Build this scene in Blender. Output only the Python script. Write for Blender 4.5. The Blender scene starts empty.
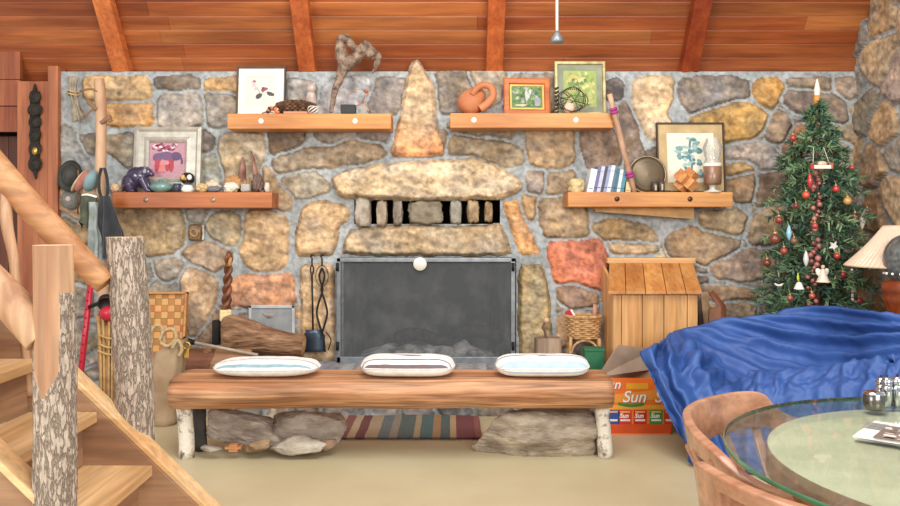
import bpy, bmesh, math, random
import numpy as np
from mathutils import Vector, Matrix, noise
random.seed(7)
SC = bpy.context.scene
COL = SC.collection
pi = math.pi
F, CX, HY, CH = 800.0, 450.0, 220.0, 1.335      # focal length in pixels, centre column, horizon row, eye height
W = 5.9                                        # distance of the stone wall
HZ = 0.30                                      # height of the raised hearth


def P(px, py, Y):
    return Vector(((px - CX) / F * Y, Y, CH - (py - HY) / F * Y))


def lin(c):
    return tuple((x / 12.92 if x <= 0.04045 else ((x + 0.055) / 1.055) ** 2.4) for x in (v / 255.0 for v in c[:3]))


# ------------------------------------------------------------------ mesh builder
class MB:
    def __init__(s):
        s.v = []; s.f = []; s.c = []; s.sm = []

    def add(s, vs, fs, smooth=False, col=None, M=None):
        o = len(s.v)
        for q in vs:
            q = Vector(q)
            s.v.append(M @ q if M is not None else q)
        cc = lin(col) if col is not None else (1, 1, 1)
        for g in fs:
            s.f.append(tuple(o + i for i in g)); s.c.append(cc); s.sm.append(smooth)
        return s

    def box(s, c, size, rot=None, col=None, M=None, taper=1.0):
        x, y, z = (k / 2 for k in size)
        t = taper
        vs = [(-x, -y, -z), (x, -y, -z), (x, y, -z), (-x, y, -z), (-x*t, -y*t, z), (x*t, -y*t, z), (x*t, y*t, z), (-x*t, y*t, z)]
        R = rot if rot is not None else Matrix.Identity(3)
        vs = [R @ Vector(q) + Vector(c) for q in vs]
        return s.add(vs, [(0, 3, 2, 1), (4, 5, 6, 7), (0, 1, 5, 4), (1, 2, 6, 5), (2, 3, 7, 6), (3, 0, 4, 7)], False, col, M)

    def bar(s, a, b, w, h, up=(0, 0, 1), col=None):
        a = Vector(a); b = Vector(b); d = (b - a); L = d.length; d.normalize()
        u = Vector(up); x = d.cross(u)
        if x.length < 1e-4: x = d.cross(Vector((1, 0, 0)))
        x.normalize(); u = x.cross(d)
        R = Matrix((x, d, u)).transposed()
        return s.box((a + b) / 2, (w, L, h), R, col)

    def tube(s, pts, r, n=10, caps=True, smooth=True, col=None, closed=False, flat=1.0):
        pts = [Vector(p) for p in pts]
        m = len(pts)
        rs = r if isinstance(r, (list, tuple)) else [r] * m
        vs = []
        nrm = None
        for i in range(m):
            if closed:
                t = pts[(i + 1) % m] - pts[i - 1]
            else:
                t = pts[min(i + 1, m - 1)] - pts[max(i - 1, 0)]
            if t.length < 1e-9: t = Vector((0, 0, 1))
            t.normalize()
            if nrm is None:
                nrm = t.orthogonal().normalized()
            else:
                nrm = (nrm - t * nrm.dot(t))
                if nrm.length < 1e-6: nrm = t.orthogonal()
                nrm.normalize()
            b = t.cross(nrm)
            for k in range(n):
                a = 2 * pi * k / n
                vs.append(pts[i] + (nrm * math.cos(a) + b * math.sin(a) * flat) * rs[i])
        fs = []
        for i in range(m if closed else m - 1):
            i2 = (i + 1) % m
            for k in range(n):
                k2 = (k + 1) % n
                fs.append((i * n + k, i * n + k2, i2 * n + k2, i2 * n + k))
        s.add(vs, fs, smooth, col)
        if caps and not closed:
            o = len(s.v) - m * n
            cc = lin(col) if col is not None else (1, 1, 1)
            s.f.append(tuple(o + k for k in reversed(range(n)))); s.c.append(cc); s.sm.append(False)
            s.f.append(tuple(o + (m - 1) * n + k for k in range(n))); s.c.append(cc); s.sm.append(False)
        return s

    def lathe(s, prof, c=(0, 0, 0), n=24, smooth=True, col=None, M=None, a0=0.0, a1=None):
        c = Vector(c)
        full = a1 is None
        a1 = 2 * pi if full else a1
        cols = n if full else n + 1
        vs = []
        for r, z in prof:
            for k in range(cols):
                a = a0 + (a1 - a0) * k / n
                vs.append(Vector((r * math.cos(a), r * math.sin(a), z)) + c)
        fs = []
        for i in range(len(prof) - 1):
            for k in range(n):
                k2 = (k + 1) % cols
                fs.append((i * cols + k, i * cols + k2, (i + 1) * cols + k2, (i + 1) * cols + k))
        return s.add(vs, fs, smooth, col, M)

    def ell(s, c, r, R=None, nu=16, nv=10, col=None, M=None):
        R = R if R is not None else Matrix.Identity(3)
        vs = [R @ Vector((0, 0, -r[2])) + Vector(c)]
        for j in range(1, nv):
            t = -pi / 2 + pi * j / nv
            for i in range(nu):
                a = 2 * pi * i / nu
                vs.append(R @ Vector((r[0] * math.cos(t) * math.cos(a), r[1] * math.cos(t) * math.sin(a), r[2] * math.sin(t))) + Vector(c))
        vs.append(R @ Vector((0, 0, r[2])) + Vector(c))
        fs = []
        for i in range(nu):
            i2 = (i + 1) % nu
            fs.append((0, 1 + i2, 1 + i))
            for j in range(nv - 2):
                a = 1 + j * nu
                fs.append((a + i, a + i2, a + nu + i2, a + nu + i))
            a = 1 + (nv - 2) * nu
            fs.append((a + i, a + i2, len(vs) - 1))
        return s.add(vs, fs, True, col, M)

    def prism(s, poly, h, mp=None, col=None, smooth=False):
        """poly: 2-D points, mp(u,v,w)->3-D; extruded over w in 0..h"""
        mp = mp or (lambda u, v, w: Vector((u, v, w)))
        n = len(poly)
        vs = [mp(u, v, 0) for u, v in poly] + [mp(u, v, h) for u, v in poly]
        fs = [tuple(reversed(range(n))), tuple(range(n, 2 * n))]
        fs += [(k, (k + 1) % n, n + (k + 1) % n, n + k) for k in range(n)]
        return s.add(vs, fs, smooth, col)

    def grid(s, rows, smooth=True, col=None, wrap=False):
        nu = len(rows); nv = len(rows[0])
        vs = [p for r in rows for p in r]
        fs = []
        for i in range(nu - 1):
            for j in range(nv if wrap else nv - 1):
                j2 = (j + 1) % nv
                fs.append((i * nv + j, i * nv + j2, (i + 1) * nv + j2, (i + 1) * nv + j))
        return s.add(vs, fs, smooth, col)

    def poly(s, pts, col=None):
        return s.add(pts, [tuple(range(len(pts)))], False, col)

    def build(s, name, m, parent=None, world=True, bevel=0, mods=(), seg=2):
        org = Vector(parent['_o']) if (parent is not None and world and '_o' in parent) else Vector((0, 0, 0))
        me = bpy.data.meshes.new(name)
        me.from_pydata([tuple(q - org) for q in s.v], [], s.f)
        ca = me.color_attributes.new('Col', 'FLOAT_COLOR', 'CORNER')
        arr = []
        for p, c in zip(me.polygons, s.c):
            arr += [c[0], c[1], c[2], 1.0] * p.loop_total
        ca.data.foreach_set('color', arr)
        me.polygons.foreach_set('use_smooth', s.sm)
        me.update()
        bm = bmesh.new(); bm.from_mesh(me)
        bmesh.ops.recalc_face_normals(bm, faces=bm.faces)
        bm.to_mesh(me); bm.free()
        me.materials.append(m)
        o = bpy.data.objects.new(name, me)
        COL.objects.link(o)
        if parent is not None: o.parent = parent
        if parent is not None and '_o' in parent: o['_o'] = list(parent['_o']) if world else [0, 0, 0]
        for t, kw in mods:
            q = o.modifiers.new(t, t)
            for k, v_ in kw.items(): setattr(q, k, v_)
        if bevel:
            q = o.modifiers.new('b', 'BEVEL'); q.width = bevel; q.segments = seg; q.limit_method = 'ANGLE'; q.angle_limit = math.radians(40)
        return o


def SUB(n=1): return ('SUBSURF', dict(levels=n, render_levels=n))
def SOLID(t, off=0): return ('SOLIDIFY', dict(thickness=t, offset=off))
def REM(v): return ('REMESH', dict(mode='VOXEL', voxel_size=v, use_smooth_shade=True))
def SMO(n=4): return ('SMOOTH', dict(iterations=n, factor=0.5))


def tag(o, label, cat, group=None, kind=None):
    o['label'] = label
    if cat: o['category'] = cat
    if group: o['group'] = group
    if kind: o['kind'] = kind
    return o


def thing(name, label, cat, loc=(0, 0, 0), group=None, rot=(0, 0, 0)):
    o = bpy.data.objects.new(name, None); COL.objects.link(o)
    o.empty_display_size = 0.05
    o.location = loc; o.rotation_euler = rot; o['_o'] = list(loc)
    return tag(o, label, cat, group)


def structure(o):
    o['kind'] = 'structure'; return o


def dup(root, loc=None, rot=None, label=None):
    r = root.copy(); COL.objects.link(r)
    if loc is not None: r.location = loc
    if rot is not None: r.rotation_euler = rot
    if label: r['label'] = label
    for ch in list(root.children):
        c = ch.copy(); COL.objects.link(c); c.parent = r
        for g in list(ch.children):
            d = g.copy(); COL.objects.link(d); d.parent = c
    return r


# ------------------------------------------------------------------ materials
def mat(name, col, rough=0.6, metal=0.0, col2=None, ns=6.0, st=(1, 1, 1), det=5, bump=0.0, bs=None, bst=None, attr=False, lo=0.35, hi=0.65, spec=0.5,
        sheen=0.0, coat=0.0, streak=None, crack=None):
    m = bpy.data.materials.new(name); m.use_nodes = True
    nt = m.node_tree; N = nt.nodes; L = nt.links
    bs_ = N['Principled BSDF']
    bs_.inputs['Roughness'].default_value = rough; bs_.inputs['Metallic'].default_value = metal
    bs_.inputs['Specular IOR Level'].default_value = spec
    if sheen: bs_.inputs['Sheen Weight'].default_value = sheen
    if coat: bs_.inputs['Coat Weight'].default_value = coat; bs_.inputs['Coat Roughness'].default_value = 0.15
    tc = N.new('ShaderNodeTexCoord')
    c1 = lin(col) + (1,)
    c2 = (lin(col2) if col2 else tuple(x * 0.72 for x in c1[:3])) + (1,)
    mp = N.new('ShaderNodeMapping'); mp.inputs['Scale'].default_value = st
    L.new(tc.outputs['Object'], mp.inputs['Vector'])
    nz = N.new('ShaderNodeTexNoise'); nz.inputs['Scale'].default_value = ns; nz.inputs['Detail'].default_value = det
    L.new(mp.outputs[0], nz.inputs['Vector'])
    rp = N.new('ShaderNodeValToRGB'); rp.color_ramp.elements[0].position = lo; rp.color_ramp.elements[1].position = hi
    rp.color_ramp.elements[0].color = c2; rp.color_ramp.elements[1].color = c1
    L.new(nz.outputs['Fac'], rp.inputs['Fac'])
    out = rp.outputs['Color']
    if streak:                       # (scale, stretch, amount): fine grain lines
        mp3 = N.new('ShaderNodeMapping'); mp3.inputs['Scale'].default_value = streak[1]
        L.new(tc.outputs['Object'], mp3.inputs['Vector'])
        n3 = N.new('ShaderNodeTexNoise'); n3.inputs['Scale'].default_value = streak[0]; n3.inputs['Detail'].default_value = 3
        n3.inputs['Distortion'].default_value = 0.6
        L.new(mp3.outputs[0], n3.inputs['Vector'])
        mr = N.new('ShaderNodeMapRange'); mr.inputs[1].default_value = 0.3; mr.inputs[2].default_value = 0.7
        mr.inputs[3].default_value = 1 - streak[2]; mr.inputs[4].default_value = 1 + streak[2] * 0.4
        L.new(n3.outputs['Fac'], mr.inputs[0])
        mx = N.new('ShaderNodeMix'); mx.data_type = 'RGBA'; mx.blend_type = 'MULTIPLY'; mx.inputs[0].default_value = 1
        L.new(out, mx.inputs[6]); L.new(mr.outputs[0], mx.inputs[7]); out = mx.outputs[2]
    hgt = None
    if crack:                        # (scale, stretch, width, dark colour): bark furrows
        mp4 = N.new('ShaderNodeMapping'); mp4.inputs['Scale'].default_value = crack[1]
        L.new(tc.outputs['Object'], mp4.inputs['Vector'])
        n5 = N.new('ShaderNodeTexNoise'); n5.inputs['Scale'].default_value = crack[0] * 1.5; n5.inputs['Detail'].default_value = 3
        L.new(mp4.outputs[0], n5.inputs['Vector'])
        va = N.new('ShaderNodeVectorMath'); va.operation = 'MULTIPLY_ADD'; va.inputs[1].default_value = (0.06,) * 3
        L.new(n5.outputs['Color'], va.inputs[0]); L.new(mp4.outputs[0], va.inputs[2])
        vo = N.new('ShaderNodeTexVoronoi'); vo.feature = 'DISTANCE_TO_EDGE'; vo.inputs['Scale'].default_value = crack[0]
        L.new(va.outputs[0], vo.inputs['Vector'])
        mr2 = N.new('ShaderNodeMapRange'); mr2.inputs[1].default_value = 0.0; mr2.inputs[2].default_value = crack[2]
        L.new(vo.outputs['Distance'], mr2.inputs[0])
        mx = N.new('ShaderNodeMix'); mx.data_type = 'RGBA'
        mx.inputs[6].default_value = lin(crack[3]) + (1,)
        L.new(mr2.outputs[0], mx.inputs[0]); L.new(out, mx.inputs[7]); out = mx.outputs[2]
        hgt = mr2.outputs[0]
    if attr:
        at = N.new('ShaderNodeAttribute'); at.attribute_name = 'Col'
        mx = N.new('ShaderNodeMix'); mx.data_type = 'RGBA'; mx.blend_type = 'MULTIPLY'; mx.inputs[0].default_value = 1
        L.new(out, mx.inputs[6]); L.new(at.outputs['Color'], mx.inputs[7]); out = mx.outputs[2]
    L.new(out, bs_.inputs['Base Color'])
    if bump:
        bp = N.new('ShaderNodeBump'); bp.inputs['Strength'].default_value = bump; bp.inputs['Distance'].default_value = 0.02
        if hgt is None:
            mp2 = N.new('ShaderNodeMapping'); mp2.inputs['Scale'].default_value = bst or st
            L.new(tc.outputs['Object'], mp2.inputs['Vector'])
            n2 = N.new('ShaderNodeTexNoise'); n2.inputs['Scale'].default_value = bs or ns * 3; n2.inputs['Detail'].default_value = 4
            L.new(mp2.outputs[0], n2.inputs['Vector']); hgt = n2.outputs['Fac']
        L.new(hgt, bp.inputs['Height']); L.new(bp.outputs[0], bs_.inputs['Normal'])
    return m


def wood(name, c, c2=None, axis='x', rough=0.5, attr=False, k=1.0, amt=0.28):
    st = {'x': (0.12, 1, 1), 'y': (1, 0.12, 1), 'z': (1, 1, 0.12)}[axis]
    return mat(name, c, rough, col2=c2, ns=9 * k, st=st, streak=(38 * k, tuple(0.06 if q < 1 else 1 for q in st), amt), attr=attr, bump=0.05, bs=40 * k, bst=st)


WHITE = (255, 255, 255)
M_attr = mat('painted', WHITE, 0.6, col2=(235, 235, 235), attr=True)
M_attr_gloss = mat('glazed', WHITE, 0.25, col2=(240, 240, 240), attr=True)
M_stone = mat('field_stone', WHITE, 0.85, col2=(206, 203, 198), ns=28, lo=0.3, hi=0.6, attr=True, bump=0.3, bs=45, spec=0.25)
M_rock = mat('grey_rock', (205, 194, 180), 0.9, col2=(140, 128, 116), ns=11, det=8, st=(.6, .6, 1.4), attr=True, bump=0.9, bs=34, bst=(.6, .6, 1.5), spec=0.2)
M_rockpale = mat('pale_rock', (240, 236, 228), 0.9, col2=(190, 182, 172), ns=16, attr=True, bump=0.5, bs=40, spec=0.2)
M_ceil = wood('ceiling_board', (194, 120, 68), (154, 84, 44), 'x', 0.5, attr=True, k=0.8, amt=0.3)
M_rafter = wood('rafter_wood', (212, 124, 66), (180, 90, 44), 'y', 0.5, attr=True)
M_shelf = wood('shelf_wood', (190, 110, 54), (158, 82, 36), 'x', 0.45)
M_shelf2 = wood('shelf_wood_pale', (214, 150, 82), (190, 118, 56), 'x', 0.45)
M_pine = wood('pine', (230, 180, 122), (206, 148, 90), 'z', 0.5, attr=True)
M_pine_x = wood('pine_across', (230, 180, 122), (206, 148, 90), 'x', 0.5, attr=True)
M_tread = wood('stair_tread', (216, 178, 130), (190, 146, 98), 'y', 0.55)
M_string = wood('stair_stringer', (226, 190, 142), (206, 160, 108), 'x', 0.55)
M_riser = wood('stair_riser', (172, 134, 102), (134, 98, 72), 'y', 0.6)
M_panel = wood('cedar_panel', (182, 118, 80), (148, 84, 54), 'z', 0.55, attr=True)
M_log = wood('bench_log', (214, 164, 122), (172, 116, 76), 'x', 0.55, k=1.1, amt=0.6)
M_endgrain = mat('end_grain', (206, 160, 110), 0.7, col2=(172, 120, 74), ns=20)
M_rail = wood('peeled_log', (192, 142, 96), (160, 108, 66), 'x', 0.6)
M_bark = mat('ridged_bark', (186, 170, 154), 0.95, col2=(162, 146, 132), ns=30, crack=(44, (1, 1, 0.24), 0.14, (146, 129, 115)), bump=0.7, spec=0.1)
M_bare = wood('bare_trunk', (204, 166, 130), (166, 122, 90), 'z', 0.6)
M_birch = mat('birch_bark', (226, 216, 200), 0.8, col2=(120, 104, 88), ns=22, lo=0.34, hi=0.46, bump=0.4)
M_brownbark = mat('brown_bark', (176, 138, 108), 0.95, col2=(124, 90, 66), ns=16, st=(0.25, 1, 1), det=8, streak=(60, (.12, 1, 1), .5), bump=1.0, bs=50, bst=(.2, 1, 1), spec=0.1)
M_drift = mat('driftwood', (166, 142, 122), 0.9, col2=(88, 68, 54), ns=24, bump=0.8, bs=50)
M_black = mat('black_iron', (38, 36, 36), 0.5, metal=0.4, ns=20)
M_steel = mat('grey_steel', (150, 155, 160), 0.4, metal=0.6, ns=20)
M_chrome = mat('chrome', (205, 210, 216), 0.12, metal=1.0, ns=10)
M_brass = mat('brass', (205, 165, 85), 0.3, metal=0.9, ns=20)
M_rope = mat('rope', (206, 180, 136), 0.9, ns=60, bump=0.5)
M_bronze = mat('bronze', (122, 106, 84), 0.4, metal=0.5, ns=6)
M_clay = mat('terracotta', (204, 132, 88), 0.7, col2=(182, 110, 70), ns=5)
M_floor = mat('floor', (200, 188, 152), 0.5, col2=(188, 174, 138), ns=1.6, bump=0.04, bs=30)
M_blue = mat('blue_sheet', (58, 92, 156), 0.5, col2=(50, 82, 144), ns=5, spec=0.4)
M_soot = mat('sooty_brick', (170, 166, 158), 0.95, col2=(74, 72, 70), ns=5, lo=.42, hi=.68, det=8)
M_ash = mat('ash', (250, 248, 244), 1.0, col2=(120, 116, 112), ns=12, bump=0.6)
M_walnut = wood('chair_wood', (190, 142, 112), (154, 106, 80), 'x', 0.2)
M_dark = mat('dark_void', (34, 26, 22), 0.9, ns=4)


def clear_mat(name, tint, gloss_rough=0.02, ior=1.45, extra=None):
    m = bpy.data.materials.new(name); m.use_nodes = True
    nt = m.node_tree; N = nt.nodes; L = nt.links
    N.remove(N['Principled BSDF']); out = N['Material Output']
    tr = N.new('ShaderNodeBsdfTransparent'); tr.inputs[0].default_value = tuple(tint) + (1,)
    gl = N.new('ShaderNodeBsdfGlossy'); gl.inputs['Roughness'].default_value = gloss_rough
    fr = N.new('ShaderNodeFresnel'); fr.inputs[0].default_value = ior
    mx = N.new('ShaderNodeMixShader')
    L.new(fr.outputs[0], mx.inputs[0]); L.new(tr.outputs[0], mx.inputs[1]); L.new(gl.outputs[0], mx.inputs[2])
    last = mx.outputs[0]
    if extra:                        # (colour, weight): a veil such as fine wire mesh or dust
        df = N.new('ShaderNodeBsdfDiffuse'); df.inputs[0].default_value = lin(extra[0]) + (1,)
        m2 = N.new('ShaderNodeMixShader'); m2.inputs[0].default_value = extra[1]
        L.new(last, m2.inputs[1]); L.new(df.outputs[0], m2.inputs[2]); last = m2.outputs[0]
    L.new(last, out.inputs[0])
    return m


M_glass = clear_mat('clear_glass', (0.93, 0.97, 0.95))
M_tabletop = clear_mat('table_glass', (0.965, 0.985, 0.972), ior=1.42, extra=((214, 226, 216), 0.02))
M_rim = mat('green_glass_edge', (70, 130, 96), 0.15, col2=(40, 96, 66), ns=6, coat=0.5)
M_mesh = clear_mat('wire_mesh', (1, 1, 1), 0.4, 1.1, extra=((98, 101, 103), 0.56))


def rock(c, r, seed, n=4, box=0.5, amp=0.12, fr=1.6, col=None, mb=None, R=None, facet=0.0, cuts=0):
    """an irregular stone; box 0 = ellipsoid, 1 = block"""
    bm = bmesh.new(); bmesh.ops.create_icosphere(bm, subdivisions=n, radius=1)
    off = Vector((seed * 3.7, seed * 1.3, seed * 7.9))
    vs = []; rr_ = random.Random(seed); pl = []
    for _ in range(cuts):
        nn_ = Vector((rr_.uniform(-1, 1), rr_.uniform(-1, .6), rr_.uniform(-1, 1))).normalized(); pl.append((nn_, rr_.uniform(.62, .86)))
    for v in bm.verts:
        d = v.co.normalized()
        m = max(abs(d.x), abs(d.y), abs(d.z))
        q = d.lerp(d / m, box)
        k = 1 + amp * noise.fractal(d * fr + off, 1.0, 2.0, 4) + amp * .35 * abs(noise.noise(Vector((d.x * 4, d.y * 4, d.z * 9)) + off))
        if facet: k += facet * (noise.cell_vector(d * 2.3 + off).x - 0.5)
        for nn_, dd_ in pl:
            e_ = q.dot(nn_) - dd_
            if e_ > 0: q = q - nn_ * e_ * .92
        q = Vector((q.x * r[0], q.y * r[1], q.z * r[2])) * k
        if R is not None: q = R @ q
        vs.append(q + Vector(c))
    fs = [tuple(v.index for v in f.verts) for f in bm.faces]
    bm.free()
    mb = mb if mb is not None else MB()
    return mb.add(vs, fs, True, col)


def rz(a): return Matrix.Rotation(a, 3, 'Z')
def ry(a): return Matrix.Rotation(a, 3, 'Y')
def rx(a): return Matrix.Rotation(a, 3, 'X')
def cat(pts, n=6, closed=False):
    """Catmull-Rom through points"""
    pts = [Vector(p) for p in pts]; m = len(pts); out = []
    for i in range(m if closed else m - 1):
        if closed: p0, p1, p2, p3 = pts[i - 1], pts[i], pts[(i + 1) % m], pts[(i + 2) % m]
        else: p0, p1, p2, p3 = pts[max(i - 1, 0)], pts[i], pts[i + 1], pts[min(i + 2, m - 1)]
        for k in range(n):
            t = k / n
            out.append(0.5 * ((2 * p1) + (p2 - p0) * t + (2 * p0 - 5 * p1 + 4 * p2 - p3) * t * t + (3 * p1 - p0 - 3 * p2 + p3) * t ** 3))
    if not closed: out.append(pts[-1])
    return out
# ------------------------------------------------------------------ stone walls
rng = np.random.default_rng(5)


def vnoise(x, y, cell, seed):
    r = np.random.default_rng(seed)
    g = r.random((256, 256))
    u = x / cell + 1000.3; v = y / cell + 1000.7
    iu = np.floor(u).astype(int); iv = np.floor(v).astype(int)
    fu = u - iu; fv = v - iv
    fu = fu * fu * (3 - 2 * fu); fv = fv * fv * (3 - 2 * fv)
    a = g[iu % 256, iv % 256]; b = g[(iu + 1) % 256, iv % 256]; c = g[iu % 256, (iv + 1) % 256]; d = g[(iu + 1) % 256, (iv + 1) % 256]
    return (a * (1 - fu) + b * fu) * (1 - fv) + (c * (1 - fu) + d * fu) * fv - 0.5


def fbm(x, y, cell, seed, o=4):
    return sum(vnoise(x, y, cell / 2 ** k, seed + k) * 0.6 ** k for k in range(o))


def chaikin(p, n=1):
    p = np.array(p, float)
    for _ in range(n):
        q = np.roll(p, -1, 0)
        p = np.stack([p * 0.86 + q * 0.14, p * 0.14 + q * 0.86], 1).reshape(-1, 2)
    return p


def psdf(x, y, poly):
    """signed distance to polygon, positive inside"""
    d = np.full(x.shape, 1e9); s = np.zeros(x.shape, bool)
    n = len(poly)
    for i in range(n):
        ax, ay = poly[i]; bx, by = poly[(i + 1) % n]
        ex, ey = bx - ax, by - ay
        wx, wy = x - ax, y - ay
        t = np.clip((wx * ex + wy * ey) / (ex * ex + ey * ey + 1e-9), 0, 1)
        d = np.minimum(d, (wx - ex * t) ** 2 + (wy - ey * t) ** 2)
        c = (ay > y) != (by > y)
        with np.errstate(divide='ignore', invalid='ignore'):
            xi = (bx - ax) * (y - ay) / (by - ay if by != ay else 1e-9) + ax
        s ^= c & (x < xi)
    d = np.sqrt(d)
    return np.where(s, d, -d)


STONES = [
 ([(85,80),(105,79),(150,79),(150,99),(106,99),(86,97)],(198,162,106)), ([(106,106),(151,105),(152,124),(108,124),(104,115)],(202,154,92)),
 ([(156,79),(190,78),(199,81),(197,89),(172,89),(157,86)],(132,122,106)), ([(205,82),(235,79),(252,79),(252,91),(206,90)],(202,160,102)),
 ([(160,97),(195,94),(204,110),(204,127),(160,127)],(166,156,138)), ([(206,94),(231,95),(240,110),(226,124),(207,127),(205,110)],(150,140,120)),
 ([(107,136),(133,135),(140,160),(128,166),(115,155),(107,150)],(140,130,106)), ([(80,138),(94,136),(96,152),(88,154)],(140,130,110)),
 ([(64,125),(72,132),(80,148),(88,160),(90,178),(66,182),(63,150)],(152,150,136)), ([(195,132),(206,131),(213,141),(210,151),(197,153)],(132,118,100)),
 ([(222,137),(245,134),(263,137),(260,165),(257,180),(225,180),(221,155)],(186,166,128)), ([(196,157),(215,156),(221,168),(221,182),(196,184)],(160,160,138)),
 ([(287,82),(297,80),(312,84),(318,92),(306,106),(290,104)],(150,144,128)), ([(322,92),(335,80),(368,78),(371,86),(366,98),(345,113),(318,112)],(172,174,170)),
 ([(371,95),(378,82),(392,79),(404,81),(400,100),(394,113),(370,112)],(140,132,118)), ([(270,126),(303,126),(304,140),(296,146),(272,152),(270,140)],(124,106,84)),
 ([(317,126),(350,126),(346,137),(330,142),(318,138)],(158,148,130)), ([(358,126),(388,126),(384,140),(372,142),(360,138)],(140,130,114)),
 ([(274,161),(300,153),(330,148),(352,143),(378,143),(384,156),(360,161),(320,166),(285,172),(275,170)],(158,140,110)),
 ([(282,178),(310,171),(320,178),(329,190),(310,195),(296,196)],(166,155,128)), ([(263,167),(270,172),(277,184),(290,195),(290,206),(282,209),(275,205),(267,190)],(184,156,114)),
 ([(247,216),(256,211),(272,211),(287,220),(286,245),(285,262),(276,271),(262,270),(246,263),(241,250),(246,235)],(194,162,116)),
 ([(208,222),(220,214),(233,213),(239,220),(240,243),(228,244),(212,236)],(166,150,114)), ([(184,252),(200,244),(220,247),(231,253),(226,262),(216,270),(200,266),(191,259)],(184,156,120)),
 ([(156,260),(170,258),(182,263),(180,272),(168,279),(158,270)],(176,158,128)), ([(113,210),(150,208),(180,210),(184,228),(182,243),(170,253),(145,254),(140,242),(120,238)],(178,156,114)),
 ([(186,210),(205,210),(202,221),(188,219)],(156,150,130)), ([(183,274),(195,269),(210,276),(216,285),(214,300),(206,318),(192,335),(187,320),(184,297)],(194,162,120)),
 ([(228,285),(240,278),(265,275),(292,276),(293,304),(262,305),(228,303)],(208,150,104)),
 ([(538,203),(560,198),(575,203),(585,209),(588,230),(582,236),(560,237),(547,235),(541,220)],(172,146,106)),
 ([(550,243),(570,241),(597,241),(605,247),(606,262),(604,287),(592,290),(575,284),(556,281),(552,262)],(216,124,84)),
 ([(558,287),(580,285),(596,294),(594,304),(575,306),(560,300)],(160,130,100)), ([(594,225),(612,222),(640,225),(652,232),(656,240),(635,239),(608,239),(600,233)],(172,146,100)),
 ([(607,243),(655,243),(656,250),(611,251)],(184,156,114)), ([(449,136),(480,138),(500,141),(520,150),(522,160),(510,166),(495,160),(475,153),(447,151)],(154,138,106)),
 ([(447,124),(515,124),(512,137),(490,138),(470,135)],(150,138,114)), ([(527,126),(570,126),(572,145),(572,160),(562,168),(545,168),(530,160)],(174,148,110)),
 ([(581,126),(605,125),(618,135),(624,160),(612,168),(590,168),(583,150)],(142,120,96)), ([(528,174),(543,172),(545,190),(530,192)],(165,150,130)),
 ([(548,174),(575,170),(568,192),(548,194)],(156,136,106)), ([(524,198),(535,198),(537,212),(530,218)],(182,150,104)),
 ([(635,80),(655,79),(672,80),(671,95),(665,115),(668,126),(650,142),(640,128),(636,105)],(208,178,132)), ([(681,83),(700,78),(730,78),(750,84),(748,94),(728,99),(700,108),(689,111),(680,95)],(140,130,114)),
 ([(690,119),(715,112),(735,102),(745,104),(767,114),(765,127),(745,138),(728,142),(700,130)],(184,146,80)), ([(754,82),(775,80),(784,85),(776,102),(770,107),(756,95)],(204,156,84)),
 ([(622,100),(628,112),(640,132),(655,150),(655,170),(640,175),(626,165),(618,140)],(138,120,100)), ([(606,85),(615,80),(622,84),(620,98),(606,98)],(112,106,96)),
 ([(768,128),(778,113),(785,116),(790,125),(780,141),(770,140)],(162,140,110)), ([(786,92),(800,89),(815,91),(828,95),(842,100),(845,122),(820,116),(795,109),(785,101)],(138,122,102)),
 ([(787,80),(830,80),(830,89),(790,87)],(152,136,110)), ([(834,80),(854,80),(853,96),(842,97)],(172,150,124)), ([(790,133),(803,127),(812,135),(806,150),(788,168),(784,150)],(178,126,84)),
 ([(728,148),(750,143),(770,147),(778,158),(774,168),(758,166),(745,160),(728,160)],(168,158,146)), ([(727,164),(745,163),(755,168),(740,174),(727,175)],(184,152,100)),
 ([(727,179),(752,174),(756,186),(754,199),(735,201),(727,195)],(152,126,94)), ([(759,177),(772,173),(795,178),(791,196),(780,203),(760,206),(757,195)],(136,116,92)),
 ([(700,213),(712,209),(735,211),(745,218),(741,230),(733,236),(715,231),(702,226)],(166,146,110)), ([(752,220),(770,209),(786,205),(789,216),(777,236),(765,246),(750,243)],(162,142,110)),
 ([(668,237),(690,229),(715,234),(738,241),(735,250),(715,260),(705,262),(690,257),(670,254)],(158,132,96)), ([(712,265),(735,254),(765,249),(774,258),(770,275),(740,279),(715,275)],(168,142,114)),
 ([(704,288),(735,289),(757,293),(752,299),(725,300),(706,296)],(178,142,100)), ([(724,305),(748,302),(755,310),(750,328),(725,328)],(166,140,100)),
 ([(637,190),(650,188),(690,190),(728,200),(728,205),(637,206)],(150,132,104)),
 ([(415,132),(447,132),(446,150),(444,150),(442,140)],(140,124,100)), ([(438,72),(465,70),(470,84),(478,96),(462,112),(443,112),(440,90)],(138,130,112)),
 ([(468,72),(500,70),(505,76),(502,100),(486,106),(478,90)],(160,148,122)), ([(505,112),(555,112),(555,76),(508,76)],(150,140,120)),
 ([(640,130),(650,145),(652,165),(645,170),(638,150)],(150,134,110)),
]
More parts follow.
